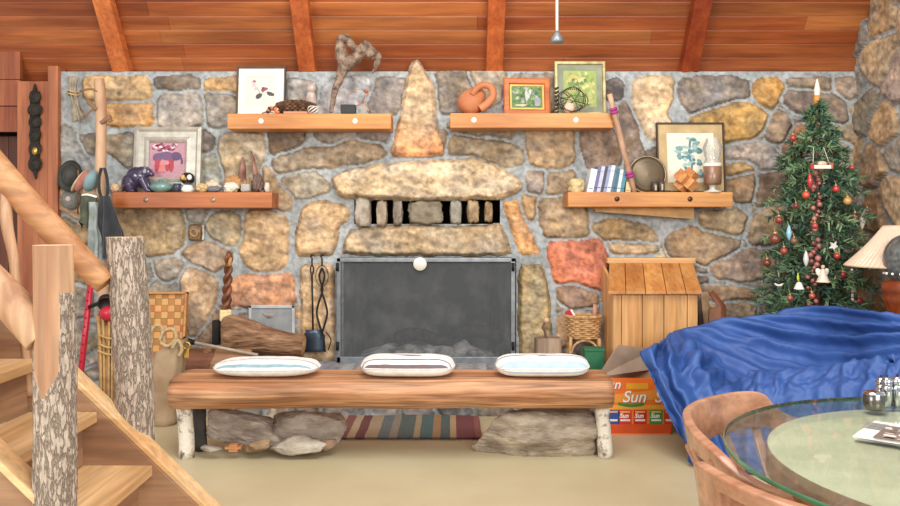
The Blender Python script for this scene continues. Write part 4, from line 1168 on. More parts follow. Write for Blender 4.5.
# ------------------------------------------------------------------ shelf with books
q0 = SP(586, 'D', 5.72)
G = 'thin books leaning on the pale shelf'
books = [(6.0, (238, 238, 240), 24, 'white-spined thin book at the outer end of the leaning row'), (3.4, (110, 106, 150), 26, 'narrow violet book next to the white-spined one'),
         (3.4, (196, 200, 214), 26.5, 'pale grey-blue book, third in the leaning row'), (3.0, (74, 66, 96), 26.5, 'dark indigo book in the middle of the leaning row'), (3.0, (150, 160, 190), 27, 'soft blue book beyond the dark indigo one'),
         (3.6, (216, 220, 230), 27.5, 'off-white book, tallest next to the gap'), (2.6, (92, 120, 140), 27, 'slate blue book at the inner end of the tall row')]
books2 = [(3.4, (60, 110, 126), 24, 'dark teal book standing after the gap'), (3.2, (214, 222, 220), 23, 'white-green thin book between two teal ones'), (3.6, (70, 140, 160), 21.5, 'bright teal book near the brown plate'),
          (5.0, (226, 196, 140), 10.5, 'little cream paperback at the foot of the bright teal book')]
k = 5.72 / F
def books_row(px, lst, lean):
    x = (px - CX) * k
    for w, c, h_, lab in lst:
        w_, hh_, d_ = w * k, h_ * k, .15
        t = thing('book', lab, 'book', (x, 5.685, SHELF['D'] + .001), G, (0, lean, 0))
        cx_ = w_ / 2
        mb = MB(); mb.box((cx_, .004, hh_ / 2), (w_ * .96, .006, hh_)); 
        for s_ in (0, 1): mb.box((w_ * (.03 if s_ == 0 else .97), d_ / 2, hh_ / 2), (w_ * .08, d_, hh_))
        for f_, c2_ in ((.8, (230, 226, 216)), (.18, (60, 58, 70))): mb.box((cx_, -.0002, hh_ * f_), (w_ * .7, .002, hh_ * (.05 if f_ > .5 else .03)), col=c2_)
        mm = mat('book_cover', c, .5, col2=tuple(q_ * .92 for q_ in c), ns=20, attr=True)
        mb.build('cover', mm, t, world=False)
        MB().box((cx_, d_ / 2 + .002, hh_ / 2), (w_ * .8, d_ - .008, hh_ - .008)).build('pages', M_page, t, world=False)
        x += w_ / math.cos(lean) + .0006
M_page = mat('page_edge', (236, 228, 208), .8, ns=60, st=(1, 1, .05))
books_row(586, books, .20)
books_row(612, books2[:3], .17)
books_row(624.5, books2[3:], .08)
q = SP(576.5, 'D', 5.72)
tag(rock(q + Vector((0, 0, .044)), (.055, .045, .05), 23, 4, .35, .3, 2.2, (236, 214, 166), facet=.2).build('geode', M_rockpale), 'rough tan geode stone at the shelf end beside the books', 'stone')
# brown plate
q = SP(648, 'D', 5.725)
t = thing('bronze_plate', 'round dull bronze plate leaning on the wall behind the striped stick', 'plate', tuple(q))
r = 18.5 * 5.73 / F
mb = MB(); mb.lathe([(.0001, .012), (r * .70, .010), (r * .78, .0), (r * .98, -.008), (r, -.003), (r * .8, .008), (.0001, .02)], (0, 0, 0), 48, M=Matrix.Translation(q + Vector((0, .02, r * .97))) @ Matrix.Rotation(pi / 2 - .06, 4, 'X'))
mb.build('dish', M_bronze, t)
mb = MB(); mb.tube([q + Vector((r * 1.0 * math.cos(a), .016 + (.5 + .5 * math.sin(a)) * r * .1, r * .97 + r * math.sin(a) * .99)) for a in np.linspace(0, 2 * pi, 49)[:-1]], .008, 8, closed=True); mb.build('rim', mat('pale_bronze', (150, 134, 108), .35, metal=.6, ns=8), t)
# dark cups with pale stripes
for px, lab, hh_ in ((655, 'small dark cup with a pale face standing before the plate', .075), (661.5, 'slim dark glass next to the pale-faced cup', .085)):
    q = SP(px, 'D', 5.70)
    t = thing('small_cup', lab, 'cup', tuple(q))
    MB().lathe([(.0001, 0), (.02, 0), (.023, hh_ * .5), (.021, hh_), (.017, hh_), (.017, .01), (.0001, .008)], q, 18).build('cup_body', mat('smoke_glass', (88, 76, 66), .2, ns=8), t)
    MB().box(q + Vector((0, -.022, hh_ * .42)), (.012, .004, hh_ * .5)).build('label_patch', mat('pale_patch', (200, 186, 160), .6, ns=8), t)
q = SP(667, 'D', 5.69)
tag(MB().box(q + Vector((0, 0, .006)), (.045, .04, .012)).build('coaster', M_black, bevel=.002), 'thin black coaster between the cups and the puzzle', 'coaster')
# interlocking wooden puzzle
M_puz = wood('puzzle_wood', (232, 172, 112), (206, 134, 78), 'x', .5)
q = SP(686, 'D', 5.70)
t = thing('wooden_puzzle', 'interlocking burr puzzle of orange wooden bars before the tree print', 'puzzle', tuple(q))
RR = (rz(.5) @ rx(.62) @ ry(.42))
c0 = q + Vector((0, -.01, .086)); b_ = .038; L_ = .165
for ax in range(3):
    for s_ in (-1, 1):
        sz = [b_ * 2, b_ * 2, b_ * 2]; sz[ax] = L_; sz[(ax + 2) % 3] = b_
        off = Vector((0, 0, 0)); off[(ax + 2) % 3] = s_ * b_ / 2
        MB().box(c0 + RR @ off, sz, RR).build('bar', M_puz, t, bevel=.003)
# hurricane candle lamp
q = SP(712.5, 'D', 5.70)
t = thing('hurricane_lamp', 'clear glass hurricane lamp with brown candle cup before the tree print', 'candle lamp', tuple(q))
k = 5.7 / F
MB().lathe([(.0001, 0), (.062, 0), (.062, .008), (.03, .014), (.02, .03), (.03, .05), (.0001, .052)], q, 24).build('foot', mat('etched_glass', (226, 222, 212), .15, ns=10), t)
MB().lathe([(.0001, .052), (.055, .052), (.062, .07), (.064, 27 * k), (.058, 27.5 * k), (.056, 26 * k), (.0001, 25.5 * k)], q, 24).build('candle_cup', mat('brown_candle', (104, 74, 58), .35, col2=(150, 112, 86), ns=7, coat=.4), t)
MB().lathe([(.0645, 25.8 * k), (.0645, 29 * k), (.06, 29 * k), (.0001, 28.5 * k)], q, 24).build('wax_top', M_cream, t)
MB().lathe([(.064, 28 * k), (.05, 33 * k), (.062, 40 * k), (.068, 45 * k), (.052, 50 * k), (.044, 54 * k)], q, 28).build('chimney', clear_mat('chimney_glass', (.95, .96, .95), extra=((244, 240, 232), .25)), t)

# carved stick with purple bands, standing on the pale shelf and leaning over the upper one
a = Vector((P(636, 192, 5.63).x, 5.68, SHELF['D'])); b = P(609.5, 94, 5.60)
t = thing('rain_stick', 'slim wooden stick with two bright purple bands leaning between two shelves', 'stick', tuple(a))
d = b - a
M_stick = mat('mottled_stick', (206, 168, 138), .6, col2=(150, 108, 84), ns=8, st=(1, 1, .5))
MB().tube([a + d * f_ for f_ in np.linspace(0, 1, 12)], [.021 - .004 * abs(f_ - .5) for f_ in np.linspace(0, 1, 12)], 16).build('shaft', M_stick, t)
M_purp = mat('purple_yarn', (178, 60, 132), .8, ns=60)
for f0, f1 in ((.15, .215), (.80, .865)):
    for e in (0, .5):
        x0, x1 = f0 + (f1 - f0) * e, f0 + (f1 - f0) * (e + .46)
        MB().tube([a + d * x0, a + d * (x0 * .7 + x1 * .3), a + d * (x0 * .3 + x1 * .7), a + d * x1], [.024, .029, .029, .024], 18).build('band', M_purp, t)
# ------------------------------------------------------------------ things on and around the hearth
# leaning round log on a split log
c0 = P(222, 337, 5.62); c1 = P(304, 347, 5.66)
pts = [c0.lerp(c1, t) + Vector((0, 0, .03 * math.sin(pi * t) - .0)) for t in np.linspace(0, 1, 14)]
c0z = [(226, 335), (240, 334), (258, 338), (280, 343), (304, 346)]
pp = cat([Vector((P(a, b, 5.66).x, 5.66, P(a, b, 5.66).z)) for a, b in c0z], 5)
n = len(pp); k = 5.66 / F
rr = [float(np.interp(i / (n - 1), [0, .12, .3, .6, 1], [18 * k, 20 * k, 17 * k, 13.5 * k, 11 * k])) for i in range(n)]
t = thing('hearth_log', 'thick bark-covered log tapering toward the tool hooks on the hearth', 'log', (pp[n // 2].x, 5.66, HZ))
mb = MB(); mb.tube(pp, rr, 22, caps=False); mb.build('bark', M_brownbark, t, mods=(SUB(1),))
for i, j in ((0, 1), (n - 1, n - 2)):
    d = (pp[i] - pp[j]).normalized(); mb = MB()
    M_ = Matrix.Translation(pp[i]) @ d.to_track_quat('Z', 'Y').to_matrix().to_4x4()
    mb.lathe([(.0001, .008), (rr[i] * .6, .006), (rr[i] * .98, -.004)], (0, 0, 0), 22, M=M_); mb.build('cut_end', M_endgrain, t)
def split_log(x0, x1, pyb, pyt, Y, dep, lab, m, seed):
    a, b = P(x0, pyb, Y), P(x1, pyt, Y); w = b.x - a.x; hgt = b.z - HZ
    rows = []
    for i in range(14):
        f_ = i / 13; x = a.x + w * f_; e = .9 if i in (0, 13) else 1
        r_ = []
        for (yy, zz) in [(-.5, .05), (-.52, .35), (-.3, .8), (.05, 1.0), (.4, .75), (.52, .3), (.5, 0.0), (0, 0), (-.4, 0)]:
            q = Vector((x + (zz - .5) * .04 * (1 if f_ > .5 else -1), Y + yy * dep * e, HZ + zz * hgt * e))
            r_.append(q + Vector((0, .012 * noise.noise(q * 9 + Vector((seed, 0, 0))), .016 * noise.noise(q * 8 + Vector((0, seed, 0))) * (zz > .01))))
        rows.append(r_)
    mb = MB(); mb.grid(rows, True, wrap=True)
    for r_ in (rows[0], rows[-1]): mb.add(r_, [tuple(range(9))])
    o = mb.build('split_log', m); return tag(o, lab, 'log', 'split logs on the hearth')
M_split = wood('split_wood', (196, 158, 118), (150, 108, 76), 'x', .7)
M_splitd = wood('split_wood_red', (158, 104, 76), (110, 68, 50), 'x', .8)
split_log(185, 214, 372, 349, 5.56, .14, 'reddish split log end beside the canvas sack', M_splitd, 1)
split_log(206, 250, 370, 346, 5.60, .20, 'pale split log propping the round log', M_split, 4)
split_log(250, 306, 372, 358, 5.60, .22, 'low grey-brown split log under the narrow end of the round log', M_drift, 7)
# soot-black iron block behind the log end
a = P(216, 334, 5.78); mb = MB(); mb.box((a.x, 5.79, HZ + (a.z - HZ + .1) / 2), (.05, .05, a.z - HZ + .1)); tag(mb.build('iron_stand', M_black, bevel=.004), 'black iron upright block behind the thick end of the round log', 'stand')

# carved totem stick standing on the log
t0 = P(226, 318, 5.70); t1 = P(229, 256, 5.70)
t = thing('carved_stick', 'dark twisted carved stick on a cream base standing above the round log', 'carving', (t0.x, 5.70, HZ))
mb = MB(); mb.tube([(t0.x, 5.72, HZ), (t0.x, 5.72, t0.z - .03)], .02, 10); mb.build('post', M_drift, t)
mb = MB(); mb.box((t0.x, 5.70, t0.z + .02), (.085, .07, .085), rz(.2)); mb.build('base', mat('cream_carving', (234, 214, 160), .6, ns=14, bump=.5, bs=60), t, bevel=.012)
mb = MB()
for s_ in (0, pi):
    mb.tube([t0.lerp(t1, f_) + Vector((.017 * math.cos(f_ * 17 + s_), .017 * math.sin(f_ * 17 + s_), .05 * (1 - f_))) for f_ in np.linspace(0, 1, 40)], [.022 - .008 * f_ for f_ in np.linspace(0, 1, 40)], 10)
mb.ell(t1, (.02, .02, .035)); mb.build('twist', mat('carved_brown', (140, 84, 52), .4, col2=(84, 46, 30), ns=16), t)
mb = MB(); mb.ell(P(230, 262, 5.68), (.014, .014, .035), ry(.2)); mb.build('tip', mat('gold_tip', (206, 156, 84), .4, ns=10), t)

# fire tools hanging on hooks
def tool(name, lab, px, py0, py1, Yt=5.80):
    a = P(px, py0, Yt); return thing(name, lab, name.replace('_', ' '), (a.x, Yt, a.z), 'fire tools hanging beside the firebox'), a
t, a = tool('fire_shovel', 'black iron fire shovel with cupped pan hanging farthest from the screen', 312, 258, 352)
mb = MB(); e = P(313, 330, 5.80)
mb.tube([a + Vector((0, .0, 0)), a + Vector((0, 0, -.06))], .006, 8)
mb.tube([a + Vector((.012 * math.sin(g), 0, -.085 + .03 * math.cos(g))) for g in np.linspace(0, 2 * pi, 17)[:-1]], .0055, 6, closed=True)
mb.tube([a + Vector((0, 0, -.115)), e], .007, 8); mb.build('handle', M_black, t)
c = P(313, 341, 5.78); k = 5.78 / F
rows = []
for i in range(13):
    g = -1.25 + 2.5 * i / 12
    rows.append([Vector((c.x + 11.5 * k * math.sin(g) * (1 - .25 * (j / 7 < .15)), c.y + .05 - .05 * math.cos(g), c.z + 11 * k - 22 * k * j / 7)) for j in range(8)])
mb = MB(); mb.grid(rows); mb.build('pan', mat('blue_steel', (82, 96, 112), .35, metal=.7, ns=8), t, mods=(SOLID(.004),))
t, a = tool('fire_tongs', 'black iron fire tongs with crossed diamond arms hanging nearest the screen', 322, 258, 352)
mb = MB(); mb.tube([a, a + Vector((0, 0, -.06))], .006, 8)
for s_ in (-1, 1):
    pts = [(0, 277), (3.5 * s_, 270), (0, 284), (0, 290)]
    mb.tube(cat([P(322 + x, y, 5.80 - .004 * s_) for x, y in [(0, 268), (2.6 * s_, 275), (1.4 * s_, 282), (-.6 * s_, 290), (3.4 * s_, 303), (5.2 * s_, 314), (1.6 * s_, 328), (-1.5 * s_, 338), (-3 * s_, 352)]], 4), .0075, 8)
mb.build('arms', M_black, t)
mb = MB(); mb.tube([P(322, 276, 5.78) + Vector((.045 * math.sin(g), 0, .075 * math.cos(g))) for g in np.linspace(0, 2 * pi, 21)[:-1]], .003, 6, closed=True); mb.build('wire_loop', M_black, t)
mb = MB(); mb.tube(cat([P(326, 332, 5.77), P(331, 340, 5.76), P(328, 350, 5.76)], 5), .005, 6); mb.build('hook_tip', M_black, t)
for px in (312, 322):
    a = P(px, 257, 5.84); mb = MB(); mb.tube(cat([a + Vector((0, .06, .01)), a + Vector((0, -.02, .01)), a + Vector((0, -.045, .0)), a + Vector((0, -.04, .02))], 4), .006, 8)
    tag(mb.build('wall_hook', M_black), 'small iron hook in the pale stone holding the ' + ('fire shovel' if px == 312 else 'fire tongs'), 'hook')

# iron pole lying over the logs
a, b = P(186, 341, 5.50), P(258, 355, 5.52)
t = thing('iron_poker', 'long grey poker with dark grip lying across the split logs', 'poker', tuple(a))
MB().tube([a, b], .011, 10).build('rod', mat('pale_rod', (190, 172, 150), .5, ns=18), t)
MB().tube([a + (a - b).normalized() * .02, a, a + (b - a) * .12], [.03, .026, .016], 10).build('grip', M_black, t)
M_yrope = mat('brass_rope', (196, 160, 96), .6, ns=30)

# canvas sack with rope handles
sc_ = Vector((P(164, 0, 5.28).x, 5.27, 0))
t = thing('canvas_sack', 'slumped grey-tan canvas sack standing on the floor at the bench end', 'sack', tuple(sc_))
k = 5.27 / F
rows = []
Hs = P(0, 345, 5.27).z
for i in range(22):
    f_ = i / 21; z = Hs * f_
    cx_ = sc_.x + (4 * f_ * f_ - 2) * k + 6 * k * f_
    w = (19 - 3.5 * f_) * k; d = (.13 - .06 * f_ ** 2)
    if i == 0: w *= .85; d *= .85
    rows.append([Vector((cx_ + w * math.copysign(abs(math.cos(a)) ** .7, math.cos(a)) + .012 * noise.noise(Vector((a * 2, z * 7, 1))), sc_.y + d * math.copysign(abs(math.sin(a)) ** .7, math.sin(a)) + .02 * noise.noise(Vector((a * 2, z * 6, 5))), z - (.05 * math.cos(a) * f_ ** 3) * -1)) for a in np.linspace(0, 2 * pi, 33)[:-1]])
mb = MB(); mb.grid(rows, True, wrap=True); mb.add(rows[0], [tuple(range(32))]); 
inner = [v.lerp(Vector((rows[-1][0].x - .1, sc_.y, Hs - .05)), .55) for v in rows[-1]]
mb.grid([rows[-1], inner], True, wrap=True); mb.add(inner, [tuple(range(32))])
mb.build('bag', mat('canvas', (176, 152, 122), .9, col2=(146, 118, 90), ns=5, bump=.3, bs=90), t)
M_ropel = M_rope
for k_, pts in enumerate(([(152, 344), (151, 332), (157, 325), (163, 329), (164, 344)], [(160, 340), (164, 331), (173, 329), (176, 338), (168, 346), (161, 343)], [(172, 348), (178, 340), (182, 349), (179, 356)])):
    MB().tube(cat([P(x, y, 5.20 - .02 * k_) for x, y in pts], 6), .012, 8).build('rope_handle', M_ropel, t)
a = P(187, 346, 5.20)
t2 = MB(); t2.tube([a + Vector((.02 * math.cos(g), 0, .025 * math.sin(g))) for g in np.linspace(0, 2 * pi, 15)[:-1]], .007, 8, closed=True); t2.box(a + Vector((0, 0, -.045)), (.03, .014, .06)); t2.build('brass_clasp', M_brass, t)

# woven tray leaning on the wall
ty = 5.80
a, b = P(112, 364, ty), P(190, 291, ty); w = b.x - a.x; Ht = b.z - HZ
t = thing('woven_tray', 'square woven wood tray with raised rim leaning against the stone wall', 'tray', ((a.x + b.x) / 2, ty - .1, HZ), None, (-.14, 0, 0))
mb = MB(); R = random.Random(4); nc = 12
for i in range(nc):
    for j in range(11):
        u0, v0 = -w / 2 + w * i / nc, Ht * j / 11
        up = (i + j) % 2
        c = (226, 168, 98) if up else (186, 128, 66)
        c = tuple(q * R.uniform(.92, 1) for q in c)
        mb.box((u0 + w / nc / 2, .0 - (.003 if up else 0), v0 + Ht / 22), (w / nc * .96, .008, Ht / 11 * .96), col=c)
mb.build('weave', M_attr, t, world=False)
for c, s_ in (((0, -.015, .008), (w, .05, .016)), ((0, -.015, Ht - .008), (w, .05, .016)), ((-w / 2 + .008, -.015, Ht / 2), (.016, .05, Ht)), ((w / 2 - .008, -.015, Ht / 2), (.016, .05, Ht))):
    MB().box(c, s_).build('rim', wood('tray_rim', (206, 146, 80), (180, 116, 58), 'x'), t, world=False, bevel=.003)

# square brass thermometer / dial on the wall
a = P(195.5, 232.5, W - .03)
t = thing('wall_dial', 'small square brown carved plaque fixed to a white joint under the reddish shelf', 'plaque', tuple(a))
mb = MB(); mb.box(a + Vector((.01, .01, 0)), (.1, .02, .11)); mb.build('backing', mat('white_plaster', (236, 232, 222), .8, ns=10), t, bevel=.008)
mb = MB(); rock(a, (.05, .03, .06), 4, 4, .6, .12, 3, None, mb); mb.build('plate', mat('bronze_relief', (150, 114, 72), .4, col2=(92, 66, 42), ns=40), t)
mb = MB(); mb.tube([a + Vector((.026 * math.cos(g), -.034, .026 * math.sin(g))) for g in np.linspace(0, 2 * pi, 19)[:-1]], .007, 8, closed=True); mb.build('ring', mat('bronze_ring', (176, 142, 92), .4, ns=10), t)

# ------------------------------------------------------------------ right of the firebox
# stump block with a wire spindle
s0 = P(548, 360, 5.66)
t = thing('wood_block', 'grey weathered wood block with a crank spindle on the hearth', 'wood block', (s0.x, 5.66, HZ))
a, b = P(534, 362, 5.66), P(561, 338, 5.66)
rows = []
for i in range(6):
    z = HZ + (b.z - HZ) * i / 5
    rows.append([Vector((s0.x + (b.x - a.x) / 2 * math.copysign(abs(math.cos(g)) ** .5, math.cos(g)), 5.66 + .07 * math.copysign(abs(math.sin(g)) ** .5, math.sin(g)), z + .01 * noise.noise(Vector((g, z * 5, 0))))) for g in np.linspace(0, 2 * pi, 29)[:-1]])
mb = MB(); mb.grid(rows, True, wrap=True); mb.add(rows[-1], [tuple(range(28))]); mb.build('block', wood('grey_block', (172, 148, 124), (128, 106, 88), 'z', .8), t)
mb = MB(); mb.tube(cat([P(546, 340, 5.64), P(545, 332, 5.64), P(543, 327, 5.64), P(545, 322, 5.64), P(546, 318, 5.64)], 5), .009, 8); mb.build('spindle', mat('rust_iron', (112, 82, 64), .7, ns=20), t)
mb = MB(); mb.ell(P(546.5, 320.5, 5.64), (.02, .018, .022)); mb.build('knob', mat('pale_knob', (214, 174, 140), .5, ns=10), t)

# wicker basket on a stand
q = P(583.5, 338, 5.66); k = 5.66 / F
t = thing('wicker_basket_stand', 'small honey wicker basket on a bentwood stand beside the wooden bin', 'basket', (q.x, 5.66, HZ))
M_wick = mat('wicker', (210, 168, 116), .75, col2=(166, 122, 78), ns=30, bump=.4)
zt, zb = P(0, 317, 5.66).z, P(0, 337, 5.66).z
mb = MB(); rx0, ry0 = 17 * k, .085
def oval(z, s_, wob=0.0, n=40): return [Vector((q.x + rx0 * s_ * math.copysign(abs(math.cos(g)) ** .8, math.cos(g)), 5.66 + ry0 * s_ * math.sin(g), z)) + Vector((math.cos(g), math.sin(g), 0)) * wob * math.sin(10 * g) for g in np.linspace(0, 2 * pi, n + 1)[:-1]]
nr = 11
for i in range(nr):
    f_ = i / (nr - 1); z = zb + (zt - zb) * f_
    mb.tube(oval(z, .86 + .14 * f_, .006 * (1 if i % 2 else -1)), .0085, 6, closed=True)
for g in np.linspace(0, 2 * pi, 21)[:-1]:
    cs_, sn = math.copysign(abs(math.cos(g)) ** .8, math.cos(g)), math.sin(g)
    mb.tube([(q.x + rx0 * .86 * cs_, 5.66 + ry0 * .86 * sn, zb), (q.x + rx0 * cs_, 5.66 + ry0 * sn, zt + .006)], .007, 6)
o = oval(zb, .84); mb.add(o, [tuple(range(40))])
mb.build('basket', M_wick, t)
mb = MB(); mb.tube(oval(zt + .006, 1.02), .013, 8, closed=True); mb.build('rim', M_wick, t)
for sx in (-1, 1):
    for sy in (-1, 1):
        MB().tube([(q.x + sx * rx0 * .82, 5.66 + sy * ry0 * .7, zb), (q.x + sx * rx0 * .9, 5.66 + sy * ry0 * .8, HZ)], .013, 8).build('leg', M_wick, t)
mb = MB(); zc = zb - .005
mb.tube([(q.x + rx0 * .8 * math.cos(g), 5.66 - ry0 * .74, zc - .11 + .10 * math.sin(g)) for g in np.linspace(0, pi, 14)], .009, 8); mb.build('arched_brace', M_wick, t)
MB().box((q.x, 5.66, HZ + .06), (rx0 * 1.7, ry0 * 1.5, .012)).build('lower_shelf', M_wick, t)
a = P(572, 314, 5.66)
t = thing('red_packet', 'small shiny red packet sticking out of the wicker basket', 'packet', tuple(a))
MB().box(a + Vector((.0, 0, -.03)), (.055, .02, .13), ry(-.5)).build('packet', mat('red_foil', (190, 40, 44), .3, ns=8), t, bevel=.004)
MB().box(a + Vector((.008, -.012, .002)), (.012, .004, .07), ry(-.5)).build('stripe', M_white, t)
a = P(594, 312, 5.67)
tag(MB().tube([a + Vector((0, 0, -.08)), a + Vector((.004, 0, .0)), a + Vector((.008, 0, .055))], [.014, .017, .013], 10).build('wood_stick', mat('pink_wood', (206, 152, 124), .7, ns=12)), 'pinkish wooden stick standing in the wicker basket', 'stick')
a = P(603, 330, 5.78)
tag(MB().box((a.x, 5.78, HZ + .22), (.05, .03, .44)).build('metal_strip', mat('strip_metal', (176, 180, 184), .4, metal=.3, ns=10), bevel=.003), 'pale grey upright metal strip between the basket and the wooden bin', 'strip')

# wooden bin with sloped plank lid
yb_, yf_ = 5.82, 5.40
t = thing('wood_bin', 'pine plank firewood bin with sloping lid against the stone wall', 'bin', ((P(655, 0, yf_).x), yf_, 0))
a, b = P(613, 292, yf_), P(698, 292, yf_); zt = a.z
R = random.Random(3)
mb = MB(); n = 5; edges = [0, .10, .345, .60, .875, 1]
for i in range(5):
    x0, x1 = a.x + (b.x - a.x) * edges[i], a.x + (b.x - a.x) * edges[i + 1]
    f_ = R.uniform(.93, 1); 
    mb.box(((x0 + x1) / 2, yf_ + .01, zt / 2 + .005), (x1 - x0 - .004, .02, zt), col=tuple(f_ * q for q in (255, 250, 240)))
mb.build('front_panel', M_pine, t, bevel=.003)
zbk = P(0, 259, yb_).z
_ta = P(609, 262, 5.78).z
for x, nm in ((a.x + .001, 'side_panel'), (b.x - .021, 'side_panel')):
    mb = MB(); mb.prism([(yf_ + .02, .005), (yb_, .005), (yb_, _ta - .03), (5.78, _ta - .03), (yf_ + .02, zt + .03)], .02, lambda u, v, w: Vector((x + w, u, v))); mb.build(nm, M_pine, t)
# lid
la, lb = P(608, 291, yf_ - .05), P(702, 291, yf_ - .05); yt_ = 5.78
ta, tb = P(609, 262, yt_), P(693, 262, yt_)
edges = [0, .19, .40, .62, .83, 1]
M_pl = wood('pine_lid', (224, 164, 98), (200, 132, 72), 'y', .5, attr=True)
mb = MB()
for i in range(5):
    x0, x1 = la.x + (lb.x - la.x) * edges[i] + .002, la.x + (lb.x - la.x) * edges[i + 1] - .002
    u0, u1 = ta.x + (tb.x - ta.x) * edges[i] + .002, ta.x + (tb.x - ta.x) * edges[i + 1] - .002
    f_ = R.uniform(.93, 1); d = Vector((0, 0, -.022))
    v = [Vector((x0, yf_ - .05, la.z)), Vector((x1, yf_ - .05, la.z)), Vector((u1, yt_, ta.z)), Vector((u0, yt_, ta.z))]
    mb.add(v + [p + d for p in v], [(0, 1, 2, 3), (7, 6, 5, 4), (0, 4, 5, 1), (1, 5, 6, 2), (2, 6, 7, 3), (3, 7, 4, 0)], False, tuple(f_ * q for q in (255, 248, 236)))
mb.build('lid', M_pl, t, bevel=.003)
mb = MB(); mb.box(((ta.x + tb.x) / 2, yt_ + .03, ta.z + .01), (tb.x - ta.x + .03, .10, .04)); mb.build('top_rail', M_pine_x, t, bevel=.006)

# leaning boards and pot behind the bin
a = P(703, 292, 5.72)
for pa, pb, w_, lab, c in (((704, 292), (716, 352), .055, 'pale leaning board in the gap beside the wooden bin', (196, 160, 122)), ((700, 300), (706, 352), .04, 'dark leaning lath right against the bin side', (86, 70, 58)),):
    u, v_ = P(*pa, 5.74), P(*pb, 5.68); v_.z = 0.01
    tag(MB().bar(u, v_, w_, .02, (0, -1, 0)).build('wood_lath', mat('lath', c, .8, ns=14), bevel=.002), lab, 'board')
q = P(713, 0, 5.5); 
tag(MB().tube([P(711, 292, 5.6), P(722, 306, 5.58), P(724, 340, 5.58), (P(724, 0, 5.58).x, 5.58, .02)], [.03, .04, .045, .045], 12, flat=.4).build('saddle_strap', mat('brown_leather', (142, 84, 58), .5, ns=8)), 'brown curved leather piece standing beside the wooden bin', 'leather')
a = P(711, 310, 5.52); mb = MB()
mb.add([(a.x - .05, 5.5, .02), (a.x + .07, 5.5, .02), (a.x + .06, 5.5, a.z + .03), (a.x - .015, 5.5, a.z + .01), (a.x - .05, 5.52, .02), (a.x + .07, 5.52, .02), (a.x + .06, 5.52, a.z + .03), (a.x - .015, 5.52, a.z + .01)], [(0, 1, 2, 3), (4, 7, 6, 5), (0, 4, 5, 1), (1, 5, 6, 2), (2, 6, 7, 3), (3, 7, 4, 0)])
tag(mb.build('brown_board', mat('brown_board', (150, 100, 72), .6, ns=8)), 'flat brown board standing just above the blue sheet beside the bin', 'board')

# green box and orange carton
a = P(588, 364, 5.3)
t = thing('green_box', 'small dark green box behind the bench end', 'box', (P(594, 0, 5.36).x, 5.36, 0))
x0, x1 = P(585, 0, 5.3).x, P(605, 0, 5.3).x; z1 = P(0, 351, 5.3).z
M_green = mat('green_card', (40, 112, 74), .6, ns=8)
MB().box(((x0 + x1) / 2, 5.36, z1 / 2), (x1 - x0, .1, z1)).build('carton', M_green, t, bevel=.004)
MB().box(((x0 + x1) / 2, 5.36, z1 + .004), (x1 - x0 + .008, .108, .02)).build('lid', M_green, t, bevel=.003)

yc = 4.98
x0, x1 = P(598, 0, yc).x, P(669, 0, yc).x; zt = P(0, 378, yc).z; dp = .28
t = thing('drink_carton', 'open orange cardboard drinks carton on the floor at the bench end', 'box', ((x0 + x1) / 2, yc + dp / 2, 0))
M_card = mat('cardboard', (188, 152, 122), .9, col2=(174, 138, 108), ns=6)
M_or = mat('carton_orange', (246, 132, 40), .5, col2=(240, 110, 30), ns=3)
mb = MB()
for c, s_ in ((((x0 + x1) / 2, yc + dp, zt / 2), (x1 - x0, .006, zt)), ((x0, yc + dp / 2, zt / 2), (.006, dp, zt)), ((x1, yc + dp / 2, zt / 2), (.006, dp, zt)), (((x0 + x1) / 2, yc + dp / 2, .006), (x1 - x0, dp, .01))): mb.box(c, s_)
mb.build('box_walls', M_card, t)
MB().box(((x0 + x1) / 2, yc, zt / 2), (x1 - x0, .006, zt)).build('front_panel', M_or, t)
# flaps
f0 = P(604, 376, yc + dp); f1 = P(648, 376, yc + dp)
mb = MB(); mb.add([Vector((x0, yc + dp * .1, zt)), Vector((x1 - .04, yc + dp, zt)), P(655, 349, yc + dp + .12), P(618, 345, yc + dp * .6)], [(0, 1, 2, 3)]); mb.build('flap', mat('card_grey', (190, 164, 142), .9, ns=6), t, mods=(SOLID(.005),))
# printed front: bands, packs and lettering
yfp = yc - .0036
def FP(px, py, e=0.0): q = P(px, py, yc); return Vector((q.x, yfp - e, q.z))
mb = MB()
def quad(p0, p1, c, e=0.0005): mb.poly([FP(p0[0], p1[1], e), FP(p1[0], p1[1], e), FP(p1[0], p0[1], e), FP(p0[0], p0[1], e)], c)
quad((599, 424), (671, 433), (226, 84, 24)); quad((599, 405), (671, 409), (250, 176, 60)); quad((626, 383), (648, 389), (252, 176, 40), .001)
mb.poly([FP(599, 396, .0006), FP(671, 388, .0006), FP(671, 398, .0006), FP(599, 404, .0006)], (252, 160, 60))
for px, c in ((606, (44, 84, 160)), (618.5, (222, 52, 36)), (633.5, (206, 38, 36)), (649.5, (62, 150, 60)), (664, (214, 60, 40))):
    quad((px, 410), (px + 13, 424), c, .0012); quad((px + 1.5, 419), (px + 11.5, 421), (250, 240, 226), .0018); quad((px + 1.5, 411), (px + 11.5, 412.4), (255, 200, 120), .0018)
mb.poly([FP(618 + 26 * t_, 402 + 2 * math.sin(3 * t_), .0014) for t_ in np.linspace(0, 1, 9)] + [FP(618 + 26 * t_, 405 + 2 * math.sin(3 * t_), .0014) for t_ in np.linspace(1, 0, 9)], (70, 140, 50))
mb.build('printed_panel', M_attr, t)
